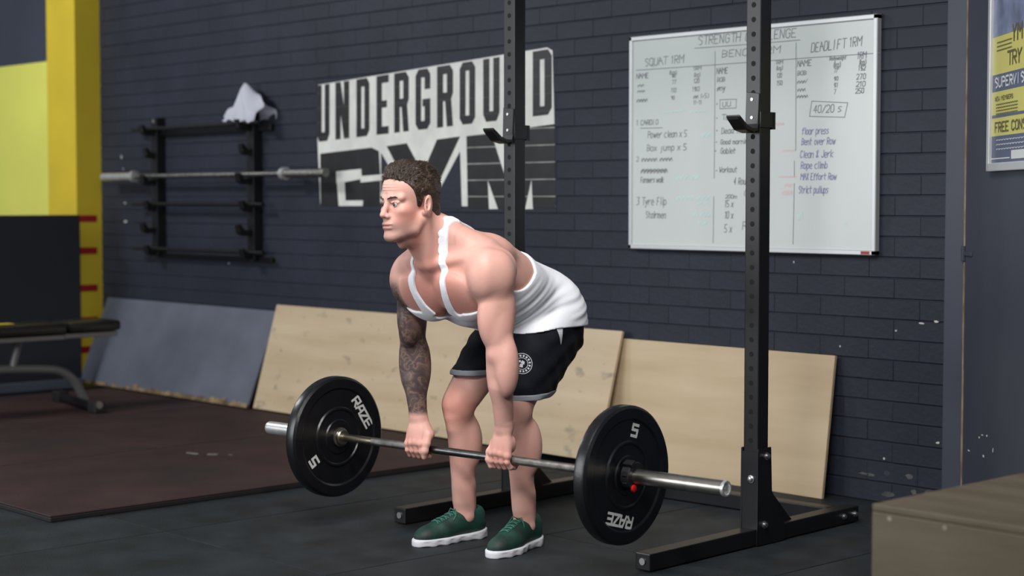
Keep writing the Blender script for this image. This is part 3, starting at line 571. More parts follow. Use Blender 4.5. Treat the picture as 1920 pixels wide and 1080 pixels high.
# ================================================================== PLYO BOX
PB = empty('plyo_box', (-2.359, 3.369, 0)); tag(PB, 'brown plywood jump box in the near right corner', 'jump box')
def pb(name, lo, hi, m, bev=.004):
    bm = B(); box(bm, lo, hi, bev); obj(name, bm, m, PB)
pb('top_panel', (0, 0, .482), (.48, .72, .5), BOXTOP); pb('front_panel', (0, 0, 0), (.48, .018, .481), BOXTOP, .002); pb('side_panel', (0, .0185, 0), (.018, .7015, .481), BOXTOP, .002)
pb('back_panel', (0, .702, 0), (.48, .72, .481), BOXTOP, .002); pb('side_panel', (.462, .0185, 0), (.48, .7015, .481), BOXTOP, .002)
for x in (.05, .2, .42):
    bm = B(); lathe(bm, [(-.0008, .006), (.001, .006)], 10, 'y', Matrix.Translation((x, 0, .470))); obj('screw_head', bm, BRASSY, PB)

# ================================================================== BARBELL, PLATES, CLIP   (lifter's frame: x along the bar)
LF = Matrix.Translation((-4.407, 3.899, 0)) @ Matrix.Rotation(math.radians(7.119), 4, 'Z'); LYAW = math.radians(7.119)
BF = Matrix.Translation((-4.407, 3.899, 0)) @ Matrix.Rotation(math.radians(5.6), 4, 'Z'); BYAW = math.radians(5.6)      # the bar itself is held a touch askew
def at_lf(x, y, z): return LF @ Vector((x, y, z))
BZ = 0.340
BB = empty('barbell', at_lf(0, 0, BZ), BYAW); tag(BB, 'steel barbell held in both hands across the shins', 'barbell')
def bb(name, a, b, r, m, seg=20):
    bm = B(); tube(bm, [(a, 0, 0), (b, 0, 0)], r, seg); smooth_by_angle(obj(name, bm, m, BB))
bb('bare_shaft', -.655, -.47, .0142, BRASSY); bb('knurling', -.47, -.175, .0145, KNURL); bb('bare_shaft', -.175, .17, .0140, SHAFTD); bb('knurling', .17, .57, .0145, KNURL); bb('bare_shaft', .57, .655, .0142, BRASSY)
SLV = mat('worn satin sleeve steel', (0.40, 0.38, 0.34), 0.33, 1.0, var=0.15, vscale=25)
bb('sleeve', -1.040, -.64, .025, CHROME, 28); bb('sleeve', .64, 1.070, .025, SLV, 28)
for s in (-1, 1):
    bm = B(); lathe(bm, [(s*.626, .0145), (s*.626, .026), (s*.630, .029), (s*.640, .029), (s*.642, .036), (s*.650, .036), (s*.650, .0145)], 28, 'x'); smooth_by_angle(obj('collar', bm, SLV, BB), 30)
bm = B(); lathe(bm, [(1.070, .025), (1.078, .025), (1.080, .0235), (1.080, .019), (1.072, .018), (1.072, .009), (1.078, .008), (1.078, .001)], 28, 'x'); smooth_by_angle(obj('end_cap', bm, CHROME, BB), 30)
bm = B(); lathe(bm, [(-1.04, .025), (-1.046, .024), (-1.046, .001)], 28, 'x'); smooth_by_angle(obj('end_cap', bm, CHROME, BB), 30)

def plate(xc, rot, face, label):
    r = empty('bumper_plate', BF @ Vector((xc, 0, BZ)), BYAW); tag(r, label, 'weight plate', 'plates on the barbell')
    h = .025
    prof = [(-h, .030), (-h, .062), (-h + .004, .066), (-h + .004, .098), (-h + .0, .102), (-h + .0, .108), (-h + .005, .113), (-h + .005, .176), (-h, .183), (-h - .001, .215), (-h + .006, .2235), (-h + .012, .225)]
    full = prof + [(-a, b) for a, b in prof[::-1]] + [prof[0]]
    bm = B(); lathe(bm, full, 96, 'x'); smooth_by_angle(obj('disc', bm, PLATE, r), 28)
    bm = B(); lathe(bm, [(-h - .0012, .0262), (-h - .0012, .034), (h + .0012, .034), (h + .0012, .0262), (-h - .0012, .0262)], 40, 'x'); smooth_by_angle(obj('hub_ring', bm, mat('dull steel hub', (.16, .16, .16), .35, 1.0), r), 30)
    for f in (-1, 1):
        for s, a0, wd, cap in (('RAZE', rot, .140, .034), ('5', rot + math.pi, .034, .036)):
            n = len(s); ca, sa = math.cos(a0), math.sin(a0); rc = .146
            def fm(u, v):      # tops of the letters point outwards, text runs clockwise seen from outside
                rr = rc + v; uu = u*f; return (f*(h - .0042), ca*rr + sa*uu, sa*rr - ca*uu)
            for i, ch in enumerate(s):
                g = {'R': [[(0, 0), (0, 6)], [(0, 6), (3.4, 6)], [(3.4, 6), (3.4, 3)], [(3.4, 2.7), (0.6, 2.7)], [(1.6, 2.6), (3.4, 0)]], 'A': [[(0, 0), (1.3, 6), (3.4, 6), (3.4, 0)], [(.6, 2.4), (3.4, 2.4)]], 'Z': [[(0, 6), (3.4, 6), (0, 0), (3.4, 0)]], 'E': [[(3.4, 6), (0, 6), (0, 0), (3.4, 0)], [(0, 3), (3, 3)]], '5': [[(3.6, 6), (0, 6), (0, 3.3), (3.6, 3.3), (3.6, 0), (0, 0)]]}[ch]
                cw = wd/n; q = []
                for st in g: ribbon(q, [(-wd/2 + cw*i + cw*.1 + px_*cw*.8/3.6 + py_*.0006, -cap/2 + py_*cap/6) for px_, py_ in st], .0085 if n > 1 else .0095)
                bm = B(); quads_mesh(bm, q, fm, (f, 0, 0)); obj('raised_letter', bm, LETTER, r)
    return r
plate(-.676, math.radians(34), 1, 'black five kilo bumper plate on the far end of the barbell')
plate(.676, math.radians(-105), 1, 'black five kilo bumper plate on the near end of the barbell')
def clip(x, label):
    r = empty('lock_collar', BF @ Vector((x, 0, BZ)), BYAW); tag(r, label, 'bar collar')
    PL = mat('black nylon', (.012, .012, .013), .35)
    bm = B(); lathe(bm, [(-.016, .0257), (-.016, .044), (-.013, .047), (.013, .047), (.016, .044), (.016, .0257), (-.016, .0257)], 32, 'x'); smooth_by_angle(obj('ring', bm, PL, r), 30)
    for k in range(7):
        a = k*2*math.pi/8 + .5; bm = B(); box(bm, (-.006, -.008, .045), (.010, .008, .050), .001, Matrix.Rotation(a, 4, 'X')); obj('rib', bm, PL, r)
    bm = B(); box(bm, (-.012, -.012, .044), (.024, .012, .058), .002, Matrix.Rotation(math.radians(30), 4, 'X')); obj('lever', bm, PL, r)
    bm = B(); lathe(bm, [(.014, .012), (.020, .012), (.022, .009), (.022, .001)], 18, 'x', Matrix.Rotation(math.radians(170), 4, 'X') @ Matrix.Translation((0, .010, .038))); smooth_by_angle(obj('release_button', bm, REDP, r))
clip(.7185, 'black locking collar with red button on the near barbell sleeve')

# ================================================================== THE LIFTER
# organic surfaces: smooth unions of ellipsoids and tapered capsules, polygonised on a grid (surface nets)
def ell(c, r, ax=None, k=.02, op='u'):
    R = np.eye(3) if ax is None else np.array(ax, float)          # rows = local axes
    c = np.array(c, float); r = np.array(r, float); ext = np.sqrt(((R.T*r)**2).sum(1))
    def f(x, y, z):
        dx, dy, dz = x - c[0], y - c[1], z - c[2]; q = [R[i, 0]*dx + R[i, 1]*dy + R[i, 2]*dz for i in range(3)]
        k0 = np.sqrt(sum((q[i]/r[i])**2 for i in range(3))); k1 = np.sqrt(sum((q[i]/r[i]**2)**2 for i in range(3)))
        return k0*(k0 - 1)/np.maximum(k1, 1e-6)
    return (f, c - ext, c + ext, k, op)
def cone(a, b, ra, rb, k=.02, op='u', fl=None):
    a = np.array(a, float); b = np.array(b, float); ba = b - a; L2 = max(ba @ ba, 1e-12); m = max(ra, rb)*(max(1, fl[1]) if fl else 1)
    n = None
    if fl: n = np.array(fl[0], float); n /= np.linalg.norm(n)
    def f(x, y, z):
        dx, dy, dz = x - a[0], y - a[1], z - a[2]; t = np.clip((dx*ba[0] + dy*ba[1] + dz*ba[2])/L2, 0, 1)
        ex, ey, ez = dx - t*ba[0], dy - t*ba[1], dz - t*ba[2]; d2 = ex*ex + ey*ey + ez*ez
        if n is not None:
            dn = ex*n[0] + ey*n[1] + ez*n[2]; d2 = d2 - dn*dn + (dn/fl[1])**2
        return np.sqrt(np.maximum(d2, 0)) - (ra + (rb - ra)*t)
    return (f, np.minimum(a, b) - m, np.maximum(a, b) + m, k, op)
def chain(pts, rs, k=.01, **kw): return [cone(p, q, r0, r1, k, **kw) for p, q, r0, r1 in zip(pts, pts[1:], rs, rs[1:])]
def frame_yz(deg):   # rows: x, along (pointing forward-up), normal ; torso axis tilted deg above horizontal
    a = math.radians(deg); return [(1, 0, 0), (0, -math.cos(a), math.sin(a)), (0, math.sin(a), math.cos(a))]
class Grid:
    def __init__(s, lo, hi, h):
        s.lo = np.array(lo, float); s.h = h; s.n = np.ceil((np.array(hi, float) - s.lo)/h).astype(int) + 1
        s.ax = [(s.lo[i] + h*np.arange(s.n[i])).astype(np.float32) for i in range(3)]
    def full(s): return s.ax[0][:, None, None], s.ax[1][None, :, None], s.ax[2][None, None, :]
    def eval(s, prims):
        D = np.full(s.n, 0.5, np.float32)
        for f, lo, hi, k, op in prims:
            m = k + 3*s.h + .01
            i0 = np.maximum(np.floor((lo - m - s.lo)/s.h).astype(int), 0); i1 = np.minimum(np.ceil((hi + m - s.lo)/s.h).astype(int) + 1, s.n)
            if np.any(i1 <= i0): continue
            sl = tuple(slice(a, b) for a, b in zip(i0, i1))
            d = f(s.ax[0][sl[0]][:, None, None], s.ax[1][sl[1]][None, :, None], s.ax[2][sl[2]][None, None, :]).astype(np.float32)
            A = D[sl]
            if op == 'u': h_ = np.maximum(k - np.abs(A - d), 0)/k; D[sl] = np.minimum(A, d) - h_*h_*k*.25
            else: h_ = np.maximum(k - np.abs(A + d), 0)/k; D[sl] = np.maximum(A, -d) + h_*h_*k*.25
        return D
def smin(A, d, k): h_ = np.maximum(k - np.abs(A - d), 0)/k; return np.minimum(A, d) - h_*h_*k*.25
def smax(A, d, k): return -smin(-A, -d, k)
def nets(g, D):
    S = D < 0; n = D.shape; C = S[:-1, :-1, :-1].astype(np.int8)*0; cnt = np.zeros([v - 1 for v in n], np.int8)
    offs = [(i, j, k) for i in (0, 1) for j in (0, 1) for k in (0, 1)]
    for o in offs: cnt += S[o[0]:n[0]-1+o[0], o[1]:n[1]-1+o[1], o[2]:n[2]-1+o[2]]
    act = np.argwhere((cnt > 0) & (cnt < 8)); idx = np.full(cnt.shape, -1, np.int32); idx[tuple(act.T)] = np.arange(len(act))
    V = {o: D[act[:, 0]+o[0], act[:, 1]+o[1], act[:, 2]+o[2]] for o in offs}
    P = np.zeros((len(act), 3)); c = np.zeros(len(act))
    for o in offs:
        for ax in range(3):
            if o[ax]: continue
            o2 = tuple(1 if i == ax else o[i] for i in range(3)); a, b = V[o], V[o2]; x = (a < 0) != (b < 0)
            t = np.where(x, a/np.where(x, a - b, 1), 0); q = np.array(o, float)[None].repeat(len(act), 0); q[:, ax] = t
            P[x] += q[x]; c[x] += 1
    P = (act + P/c[:, None])*g.h + g.lo; F = []
    for ax in range(3):
        a, b = [(1, 2), (2, 0), (0, 1)][ax]
        s0 = [slice(None)]*3; s1 = [slice(None)]*3; s0[ax] = slice(0, -1); s1[ax] = slice(1, None)
        A0, A1 = S[tuple(s0)], S[tuple(s1)]; e = np.argwhere(A0 != A1); ok = (e[:, a] > 0) & (e[:, b] > 0) & (e[:, a] < n[a]-1) & (e[:, b] < n[b]-1); e = e[ok]
        ins = A0[tuple(e.T)]; q = []
        for da, db in ((0, 0), (-1, 0), (-1, -1), (0, -1)):
            c_ = e.copy(); c_[:, a] += da; c_[:, b] += db; q.append(idx[tuple(c_.T)])
        q = np.stack(q, 1); q[~ins] = q[~ins][:, ::-1]; F.append(q)
    F = np.concatenate(F); F = F[(F >= 0).all(1)]
    return P, F
def np_mesh(name, P, F, m, parent, colors=None):
    me = bpy.data.meshes.new(name); me.vertices.add(len(P)); me.vertices.foreach_set('co', np.ascontiguousarray(P, np.float32).ravel())
    me.loops.add(F.size); me.loops.foreach_set('vertex_index', np.ascontiguousarray(F, np.int32).ravel())
    me.polygons.add(len(F)); me.polygons.foreach_set('loop_start', np.arange(0, F.size, 4, dtype=np.int32)); me.polygons.foreach_set('loop_total', np.full(len(F), 4, np.int32))
    me.update(calc_edges=True); me.validate()
    me.polygons.foreach_set('use_smooth', np.ones(len(me.polygons), bool))
    if m: me.materials.append(m)
    if colors is not None:
        for an, arr in colors.items():
            a = me.attributes.new(an, 'FLOAT', 'POINT'); a.data.foreach_set('value', arr.astype(np.float32))
    o = bpy.data.objects.new(name, me); COL.objects.link(o); o.parent = parent; return o

MAN = empty('person', at_lf(0, 0, 0), LYAW)
tag(MAN, 'muscular man in white vest and black shorts bent over gripping the barbell', 'person')

CX = -.03
f24, f28, f40, f50 = frame_yz(22), frame_yz(28), frame_yz(40), frame_yz(52)
TORSO = [
 ell((CX, -.03, .980), (.158, .150, .118), f40), ell((CX, .13, .950), (.150, .17, .118), f28, .04), ell((CX-.003, .27, .900), (.135, .18, .105), f24, .05),
 ell((CX-.003, .39, .832), (.150, .13, .120), None, .05),
 cone((.135, -.085, 1.005), (-.185, -.065, .985), .060, .060, .04),
 # upper back, shoulder blades, lats
 ell((.075, .035, 1.045), (.082, .095, .058), f24, .04), ell((-.135, .045, 1.035), (.082, .095, .058), f24, .04),
 ell((.085, .15, .955), (.060, .15, .085), f28, .04), ell((-.145, .16, .95), (.060, .15, .085), f28, .04),
 # trapezius
 cone((CX+.03, -.125, 1.115), (.125, -.05, 1.045), .052, .045, .035), cone((CX-.035, -.125, 1.115), (-.185, -.03, 1.025), .052, .045, .035),
 ell((CX, -.02, 1.075), (.085, .11, .055), f24, .04),
 # pectorals
 ell((.058, -.104, .892), (.094, .098, .037), f50, .028), ell((-.118, -.100, .886), (.092, .098, .037), f50, .022),
 # collar bones
 cone((CX+.02, -.175, 1.002), (.14, -.12, 1.035), .013, .013, .02), cone((CX-.02, -.175, 1.002), (-.19, -.10, 1.01), .013, .013, .02),
 # deltoids: front, side, rear heads
 ell((.180, -.105, .968), (.066, .070, .092), None, .022), ell((.200, -.075, .965), (.060, .062, .088), None, .015), ell((.165, -.030, .985), (.062, .066, .075), None, .02),
 ell((-.203, -.085, .943), (.060, .066, .088), None, .022), ell((-.216, -.055, .938), (.055, .060, .084), None, .015), ell((-.190, -.015, .955), (.06, .066, .072), None, .02),
 # glutes
 ell((.052, .425, .795), (.096, .104, .120), None, .03), ell((-.115, .425, .795), (.096, .104, .120), None, .03),
]
# head frame
HC = np.array([-.048, -.238, 1.212]); hy_, hp_, hr_ = math.radians(-10), math.radians(2), math.radians(0)
HR = (Matrix.Rotation(hy_, 3, 'Z') @ Matrix.Rotation(hp_, 3, 'X') @ Matrix.Rotation(hr_, 3, 'Y')); HRn = np.array(HR); HS = 1.0
def hp(x, y, z): return HC + HRn @ (np.array([x, y, z])*HS)
def hell(c, r, k=.01, op='u', rot=None):
    A_ = HRn.T if rot is None else (np.array(Euler(rot).to_matrix()).T @ HRn.T)
    return ell(hp(*c), np.array(r)*HS, A_, k, op)
def hcone(a, b, ra, rb, k=.01, op='u'): return cone(hp(*a), hp(*b), ra*HS, rb*HS, k, op)
HEAD = [hell((0, .018, .042), (.074, .096, .084), .02), hell((0, -.028, .045), (.064, .066, .064), .03), hell((0, -.026, -.035), (.059, .064, .078), .03),
 hell((0, -.052, -.075), (.043, .040, .045), .02)]
for s in (-1, 1):
    HEAD += [hcone((s*.056, .004, -.058), (s*.047, -.022, -.088), .016, .016, .025), hcone((s*.047, -.022, -.088), (s*.014, -.080, -.112), .015, .014, .022),
     hell((s*.046, -.060, -.026), (.018, .022, .016), .025), hcone((s*.050, -.070, .018), (s*.016, -.088, .017), .0095, .0105, .014)]
HEAD += [hell((0, -.085, -.110), (.020, .014, .013), .018), hell((0, -.084, -.070), (.026, .016, .022), .02)]
for s in (-1, 1): HEAD += [hell((s*.032, -.0935, -.0005), (.016, .010, .0085), .014, 's')]
for s in (-1, 1):   # lids: a thin skin ball round the eye, opened by an almond slit
    HEAD += [hell((s*.032, -.0775, -.003), (.0150, .0138, .0138), .006), hell((s*.032, -.0925, -.0038), (.0124, .0085, .0032), .003, 's'), hell((s*.0325, -.0805, -.003), (.0126, .0122, .0120), .002, 's'),
             hcone((s*.020, -.0895, .0035), (s*.046, -.0800, .0035), .0022, .0022, .006)]
HEAD += [hcone((0, -.086, .014), (0, -.107, -.028), .0080, .0092, .012), hell((0, -.1105, -.038), (.0110, .0115, .0100), .008)]
for s in (-1, 1): HEAD += [hell((s*.0120, -.099, -.043), (.0080, .010, .0080), .008), hell((s*.0065, -.108, -.0495), (.0042, .005, .004), .003, 's'), hell((s*.036, -.046, -.055), (.022, .028, .034), .022)]
HEAD += [hell((0, -.0960, -.0690), (.0255, .0095, .0050), .006), hell((0, -.0950, -.0815), (.0230, .0095, .0064), .006),
 hcone((-.0255, -.082, -.0765), (-.012, -.1020, -.0752), .0008, .0017, .002, 's'), hcone((-.012, -.1020, -.0752), (.012, -.1020, -.0752), .0017, .0017, .002, 's'), hcone((.012, -.1020, -.0752), (.0255, -.082, -.0765), .0017, .0008, .002, 's')]
for s in (-1, 1):   # ears
    HEAD += [hell((s*.077, .020, -.012), (.0100, .0245, .036), .006, 'u', (math.radians(-14), 0, s*math.radians(28))), hell((s*.073, .006, -.034), (.008, .009, .011), .006),
             hell((s*.0885, .011, -.006), (.007, .0105, .0195), .004, 's', (math.radians(-14), 0, s*math.radians(28)))]
    HEAD += [hcone((s*.083, .006, -.012), (s*.080, .004, -.020), .0045, .0045, .004)]
NECK = [cone(hp(0, .026, -.045), (CX, -.085, 1.055), .060, .074, .03), cone(hp(0, -.012, -.07), (CX, -.135, 1.01), .046, .050, .03)]
for s in (-1, 1): NECK += [cone(hp(s*.060, .020, -.05), (CX + s*.016, -.178, 1.000), .0155, .0125, .018)]
NECK += [cone(hp(0, -.070, -.098), hp(0, -.02, -.115), .022, .03, .03), hell((0, -.038, -.138), (.012, .012, .016), .015)]

def leg(hip, knee, ank, s):
    hip, knee, ank = map(np.array, (hip, knee, ank)); L = lambda a, b, t: a + (b - a)*t; kx = knee[0]
    P = [cone(hip, knee, .088, .050, .03)]
    mid = L(hip, knee, .5); d = (knee - hip)/np.linalg.norm(knee - hip); fr = np.array([0, -d[2], d[1]]); fr = -fr if fr[1] > 0 else fr
    P += [cone(L(hip, knee, .25) + fr*.025, L(hip, knee, .85) + fr*.018 + [s*.012, 0, 0], .075, .048, .03), cone(L(hip, knee, .45) + [-s*.03, -.01, 0], L(hip, knee, .88) + [-s*.022, -.004, 0], .055, .04, .03)]
    P += [ell(knee + [0, -.012, .006], (.050, .047, .058), None, .03), ell(knee + [0, -.040, .004], (.026, .018, .028), None, .016), cone(knee + [0, -.036, -.045], knee + [0, -.032, -.075], .018, .014, .02)]
    P += [cone(knee + [0, .004, -.03], ank + [0, 0, .03], .042, .033, .03), cone(ank + [0, 0, .10], ank, .036, .034, .02)]
    P += [ell(L(knee, ank, .34) + [-s*.016, .036, 0], (.042, .042, .095), None, .03), ell(L(knee, ank, .33) + [s*.026, .034, 0], (.038, .040, .092), None, .03), cone(L(knee, ank, .1) + [0, -.022, 0], L(knee, ank, .85) + [0, -.012, 0], .030, .024, .025)]
    P += [cone(L(knee, ank, .62) + [0, .028, 0], ank + [0, .040, -.02], .022, .014, .025)]
    P += [ell(ank + [s*.030, .0, -.008], (.013, .016, .016), None, .012), ell(ank + [-s*.030, -.006, -.002], (.013, .016, .016), None, .012)]
    P += [cone(ank, ank + [0, -.06, -.045], .031, .024, .02), ell(ank + [0, .03, -.045], (.026, .030, .030), None, .02)]
    return P
RKN, RAN, LKN, LAN = (-.150, .123, .486), (-.150, .153, .085), (.110, .135, .495), (.110, .176, .083)
LEGS = leg((-.115, .38, .785), RKN, RAN, -1) + leg((.055, .38, .785), LKN, LAN, 1)

def arm(sh, el, wr, xg, s, out=.0, inn=.0):
    sh, el, wr = map(np.array, (sh, el, wr)); L = lambda a, b, t: a + (b - a)*t; td = -s      # td: thumb side along x
    P = [cone(sh, el, .048, .040, .02), ell(L(sh, el, .50) + [-s*.008, -.022, 0], (.042, .043, .098), None, .02), ell(L(sh, el, .42) + [s*.010, .026, 0], (.044, .042, .105), None, .022), ell(L(sh, el, .70) + [s*.022, .0, 0], (.026, .034, .06), None, .022)]
    P += [cone(el, wr, .040, .027, .02, fl=((0, 1, 0), .92)), ell(L(el, wr, .18) + [s*(.022 + out), -.006, .005], (.040, .040, .102), None, .018), ell(L(el, wr, .22) + [-s*(.016 + inn), .004, 0], (.036, .038, .098), None, .022), ell(el + [s*.022, .010, -.01], (.022, .03, .04), None, .02)]
    P += [cone(L(el, wr, .45) + [s*.006, -.006, 0], wr, .036, .0265, .02), ell(wr + [s*.016, -.006, .012], (.014, .014, .014), None, .012), ell(wr + [0, 0, 0], (.031, .022, .03), None, .015)]
    H = []
    kn = []
    for i in range(4):
        x = xg + td*(.034 - .0225*i); z = .360 - [.000, -.003, 0, .005][i]*1.0
        K = np.array([x, -.030 - [.001, .004, .002, -.003][i], z]); kn.append(K)
        H += [cone(wr + [td*(.015 - .010*i), -.004, -.012], K, .0165, .0128, .012)]
        H += [ell(K + [0, -.003, .002], (.0115, .0105, .0115), None, .006)]
        r = [.0106, .0110, .0106, .0094][i]
        H += chain([K, (x + td*.001, -.0295, .334), (x, -.0150, .3155), (x, .008, .3135), (x, .0235, .326), (x, .0245, .342)], [r*1.06, r, r*.98, r*.93, r*.86, r*.78], .0035)
    H += [ell((xg + td*.0, -.016, .392), (.041, .017, .036), None, .012), cone(wr + [td*.012, .004, -.015], (xg + td*.040, .006, .392), .021, .0185, .015), ell((xg - td*.026, .000, .393), (.016, .016, .030), None, .012)]
    # thumb leaves the side of the palm, passes over the bar and closes under it against the index finger
    H += chain([wr + [td*.024, .004, -.020], (xg + td*.045, -.004, .390), (xg + td*.052, -.022, .362), (xg + td*.0505, -.0285, .337), (xg + td*.044, -.026, .314)], [.0155, .0150, .0125, .0115, .0090], .008)
    return P, H
VEIN = .0030
ARL, HDL = arm((.188, -.085, .955), (.205, -.072, .705), (.178, -.014, .452), .172, 1, .014, .0)
ARR, HDR = arm((-.214, -.062, .930), (-.256, .004, .680), (-.232, .000, .452), -.225, -1, -.004, .008)

def vein(el, wr, pts, r=.0026):   # pts: (t along forearm, angle towards the camera side, radius)
    el, wr = np.array(el), np.array(wr); out = []
    for t, a, rad in pts: out.append(el + (wr - el)*t + np.array([math.cos(a), math.sin(a), 0])*rad)
    return chain(out, [r]*len(out), .006)
EL_, WL_ = (.205, -.072, .705), (.178, -.014, .452)
if False: ARL += vein(EL_, WL_, [(-.10, -1.25, .040), (.08, -1.05, .0495), (.25, -.75, .0525), (.42, -.95, .0475), (.62, -.70, .0385), (.85, -.85, .0305)]) + vein(EL_, WL_, [(.25, -.75, .0525), (.40, -.45, .050), (.62, -.35, .0390), (.9, -.5, .030)]) + vein(EL_, WL_, [(.02, -1.5, .045), (.2, -1.45, .050), (.45, -1.35, .0455), (.7, -1.2, .036)], .0022)
def body_field(g):
    HD = g.eval(HEAD)
    if g.h < .003:      # brow creases
        x, y, z = g.full(); q = [((x - HC[0])*HRn[0, i] + (y - HC[1])*HRn[1, i] + (z - HC[2])*HRn[2, i])/HS for i in range(3)]
        HD = HD + (.0008*np.sin(q[2]*2*math.pi/.0095 + 40*q[0]**2)*np.clip(1 - ((q[2] - .052)/.02)**2, 0, 1)*(q[1] < -.04)*np.clip(1 - (q[0]/.05)**2, 0, 1)).astype(np.float32)
    D = g.eval(TORSO + NECK); D = smin(D, HD, .012); D = smin(D, g.eval(LEGS), .03)
    for P, H in ((ARL, HDL), (ARR, HDR)):
        a = smin(g.eval(P), g.eval(H), .010); D = smin(D, a, .014)
    return D
boxes = []
hb = (HC - np.array([.12, .145, .145]), HC + np.array([.12, .145, .155])); boxes.append((hb, .0018))
for xg in (-.225, .172): boxes.append(((np.array([xg-.075, -.062, .285]), np.array([xg+.075, .055, .462])), .0021))
gb = Grid((-.36, -.42, .02), (.34, .70, 1.40), .0036); Pb, Fb = nets(gb, body_field(gb))
ctr = Pb[Fb].mean(1); keep = np.ones(len(Fb), bool)
for (lo, hi), h_ in boxes: keep &= ~((ctr > lo + .006) & (ctr < hi - .006)).all(1)
Fb = Fb[keep]; PP, FF = [Pb], [Fb]; off = len(Pb)
for (lo, hi), h_ in boxes:
    g = Grid(lo, hi, h_); P, F = nets(g, body_field(g)); PP.append(P); FF.append(F + off); off += len(P)
PP = np.concatenate(PP); FF = np.concatenate(FF); usedv = np.unique(FF); remap = np.full(len(PP), -1); remap[usedv] = np.arange(len(usedv)); PP = PP[usedv]; FF = remap[FF]
# colour masks: tattoo sleeve on his right arm, lips, stubble, flush
Q = (PP - HC) @ HRn / HS
sst = lambda a, b, v: np.clip((v - a)/(b - a), 0, 1)**2*(3 - 2*np.clip((v - a)/(b - a), 0, 1))
tat = ((PP[:, 0] < -.18) & (PP[:, 1] < .14)).astype(float)*sst(.455, .475, PP[:, 2])*(1 - sst(.905, .965, PP[:, 2]))*sst(.165, .20, -PP[:, 0])
tat[(PP[:, 1] > .085) & (PP[:, 2] < .62)] = 0
lips = np.zeros(len(PP))
for c, r in (((0, -.098, -.0690), (.026, .022, .0048)), ((0, -.098, -.0815), (.024, .022, .006))):
    d = np.sqrt((((Q - np.array(c))/np.array(r))**2).sum(1)); lips = np.maximum(lips, 1 - sst(.8, 1.15, d))
stub = sst(.0, .045, -Q[:, 1])*sst(.045, .075, -Q[:, 2])*(np.abs(Q) < .2).all(1)
flush_shade = np.zeros(len(PP))
for c, r, a in (((-.02, -.14, .90), .20, .95), ((-.15, .10, .49), .10, .9), ((-.06, -.10, 1.06), .10, .8), ((.172, -.02, .36), .07, .5), ((-.225, -.02, .36), .07, .5), ((.10, -.08, .84), .12, .6), ((hp(.05, -.05, -.045)), .055, .8), ((hp(-.05, -.05, -.045)), .055, .8), (hp(0, .0, -.13), .07, .9)):  # real flush, but the last spot puts neck shade into the skin colour
    flush_shade = np.maximum(flush_shade, a*(1 - sst(.4*r, r, np.sqrt(((PP - np.array(c))**2).sum(1)))))
body = None
def skin_mat():
    m = bpy.data.materials.new('skin'); m.use_nodes = True; nt = m.node_tree; b = nt.nodes['Principled BSDF']; N = nt.nodes.new; Lk = nt.links.new
    tc = N('ShaderNodeTexCoord')
    def noise(sc, det=4, vec=None, dist=0):
        n = N('ShaderNodeTexNoise'); n.inputs['Scale'].default_value = sc; n.inputs['Detail'].default_value = det; n.inputs['Distortion'].default_value = dist; Lk(vec or tc.outputs['Object'], n.inputs[0]); return n.outputs['Fac']
    def ramp(src, pts):
        r = N('ShaderNodeValToRGB'); e = r.color_ramp.elements
        while len(e) < len(pts): e.new(.5)
        for i, (p, c) in enumerate(pts): e[i].position = p; e[i].color = (*c, 1)
        Lk(src, r.inputs[0]); return r.outputs[0]
    def mix(a, bcol, fac):
        x = N('ShaderNodeMix'); x.data_type = 'RGBA'
        for s_, v in (('A', a), ('B', bcol)):
            if isinstance(v, tuple): x.inputs[s_].default_value = (*v, 1)
            else: Lk(v, x.inputs[s_])
        if isinstance(fac, float): x.inputs['Factor'].default_value = fac
        else: Lk(fac, x.inputs['Factor'])
        return x.outputs['Result']
    def attr(n): a = N('ShaderNodeAttribute'); a.attribute_name = n; return a.outputs['Fac']
    def mul(a, v):
        x = N('ShaderNodeMath'); x.operation = 'MULTIPLY'; Lk(a, x.inputs[0])
        if isinstance(v, float): x.inputs[1].default_value = v
        else: Lk(v, x.inputs[1])
        return x.outputs[0]
    base = ramp(noise(9), [(.3, (.60, .325, .268)), (.7, (.66, .375, .312))])
    base = mix(base, (.58, .235, .185), mul(attr('flush_shade'), .75))
    base = mix(base, (.30, .20, .165), mul(attr('stubble'), .45))
    base = mix(base, (.44, .20, .165), mul(attr('lips'), .8))
    ink = ramp(noise(30, 5, None, 1.2), [(.36, (.028, .026, .028)), (.5, (.062, .052, .050)), (.58, (.19, .115, .09)), (.64, (.045, .042, .045))])
    base = mix(base, ink, mul(attr('tattoo'), .93))
    Lk(base, b.inputs['Base Color']); b.inputs['Roughness'].default_value = .48; b.inputs['Specular IOR Level'].default_value = .32
    b.inputs['Subsurface Weight'].default_value = .12; b.inputs['Subsurface Radius'].default_value = (1, .35, .2); b.inputs['Subsurface Scale'].default_value = .008
    bp = N('ShaderNodeBump'); bp.inputs['Strength'].default_value = .12; bp.inputs['Distance'].default_value = .004; Lk(noise(70, 4), bp.inputs['Height']); Lk(bp.outputs[0], b.inputs['Normal'])
    return m
body = np_mesh('body', PP, FF, skin_mat(), MAN, {'tattoo': tat, 'lips': lips, 'stubble': stub, 'flush_shade': flush_shade})

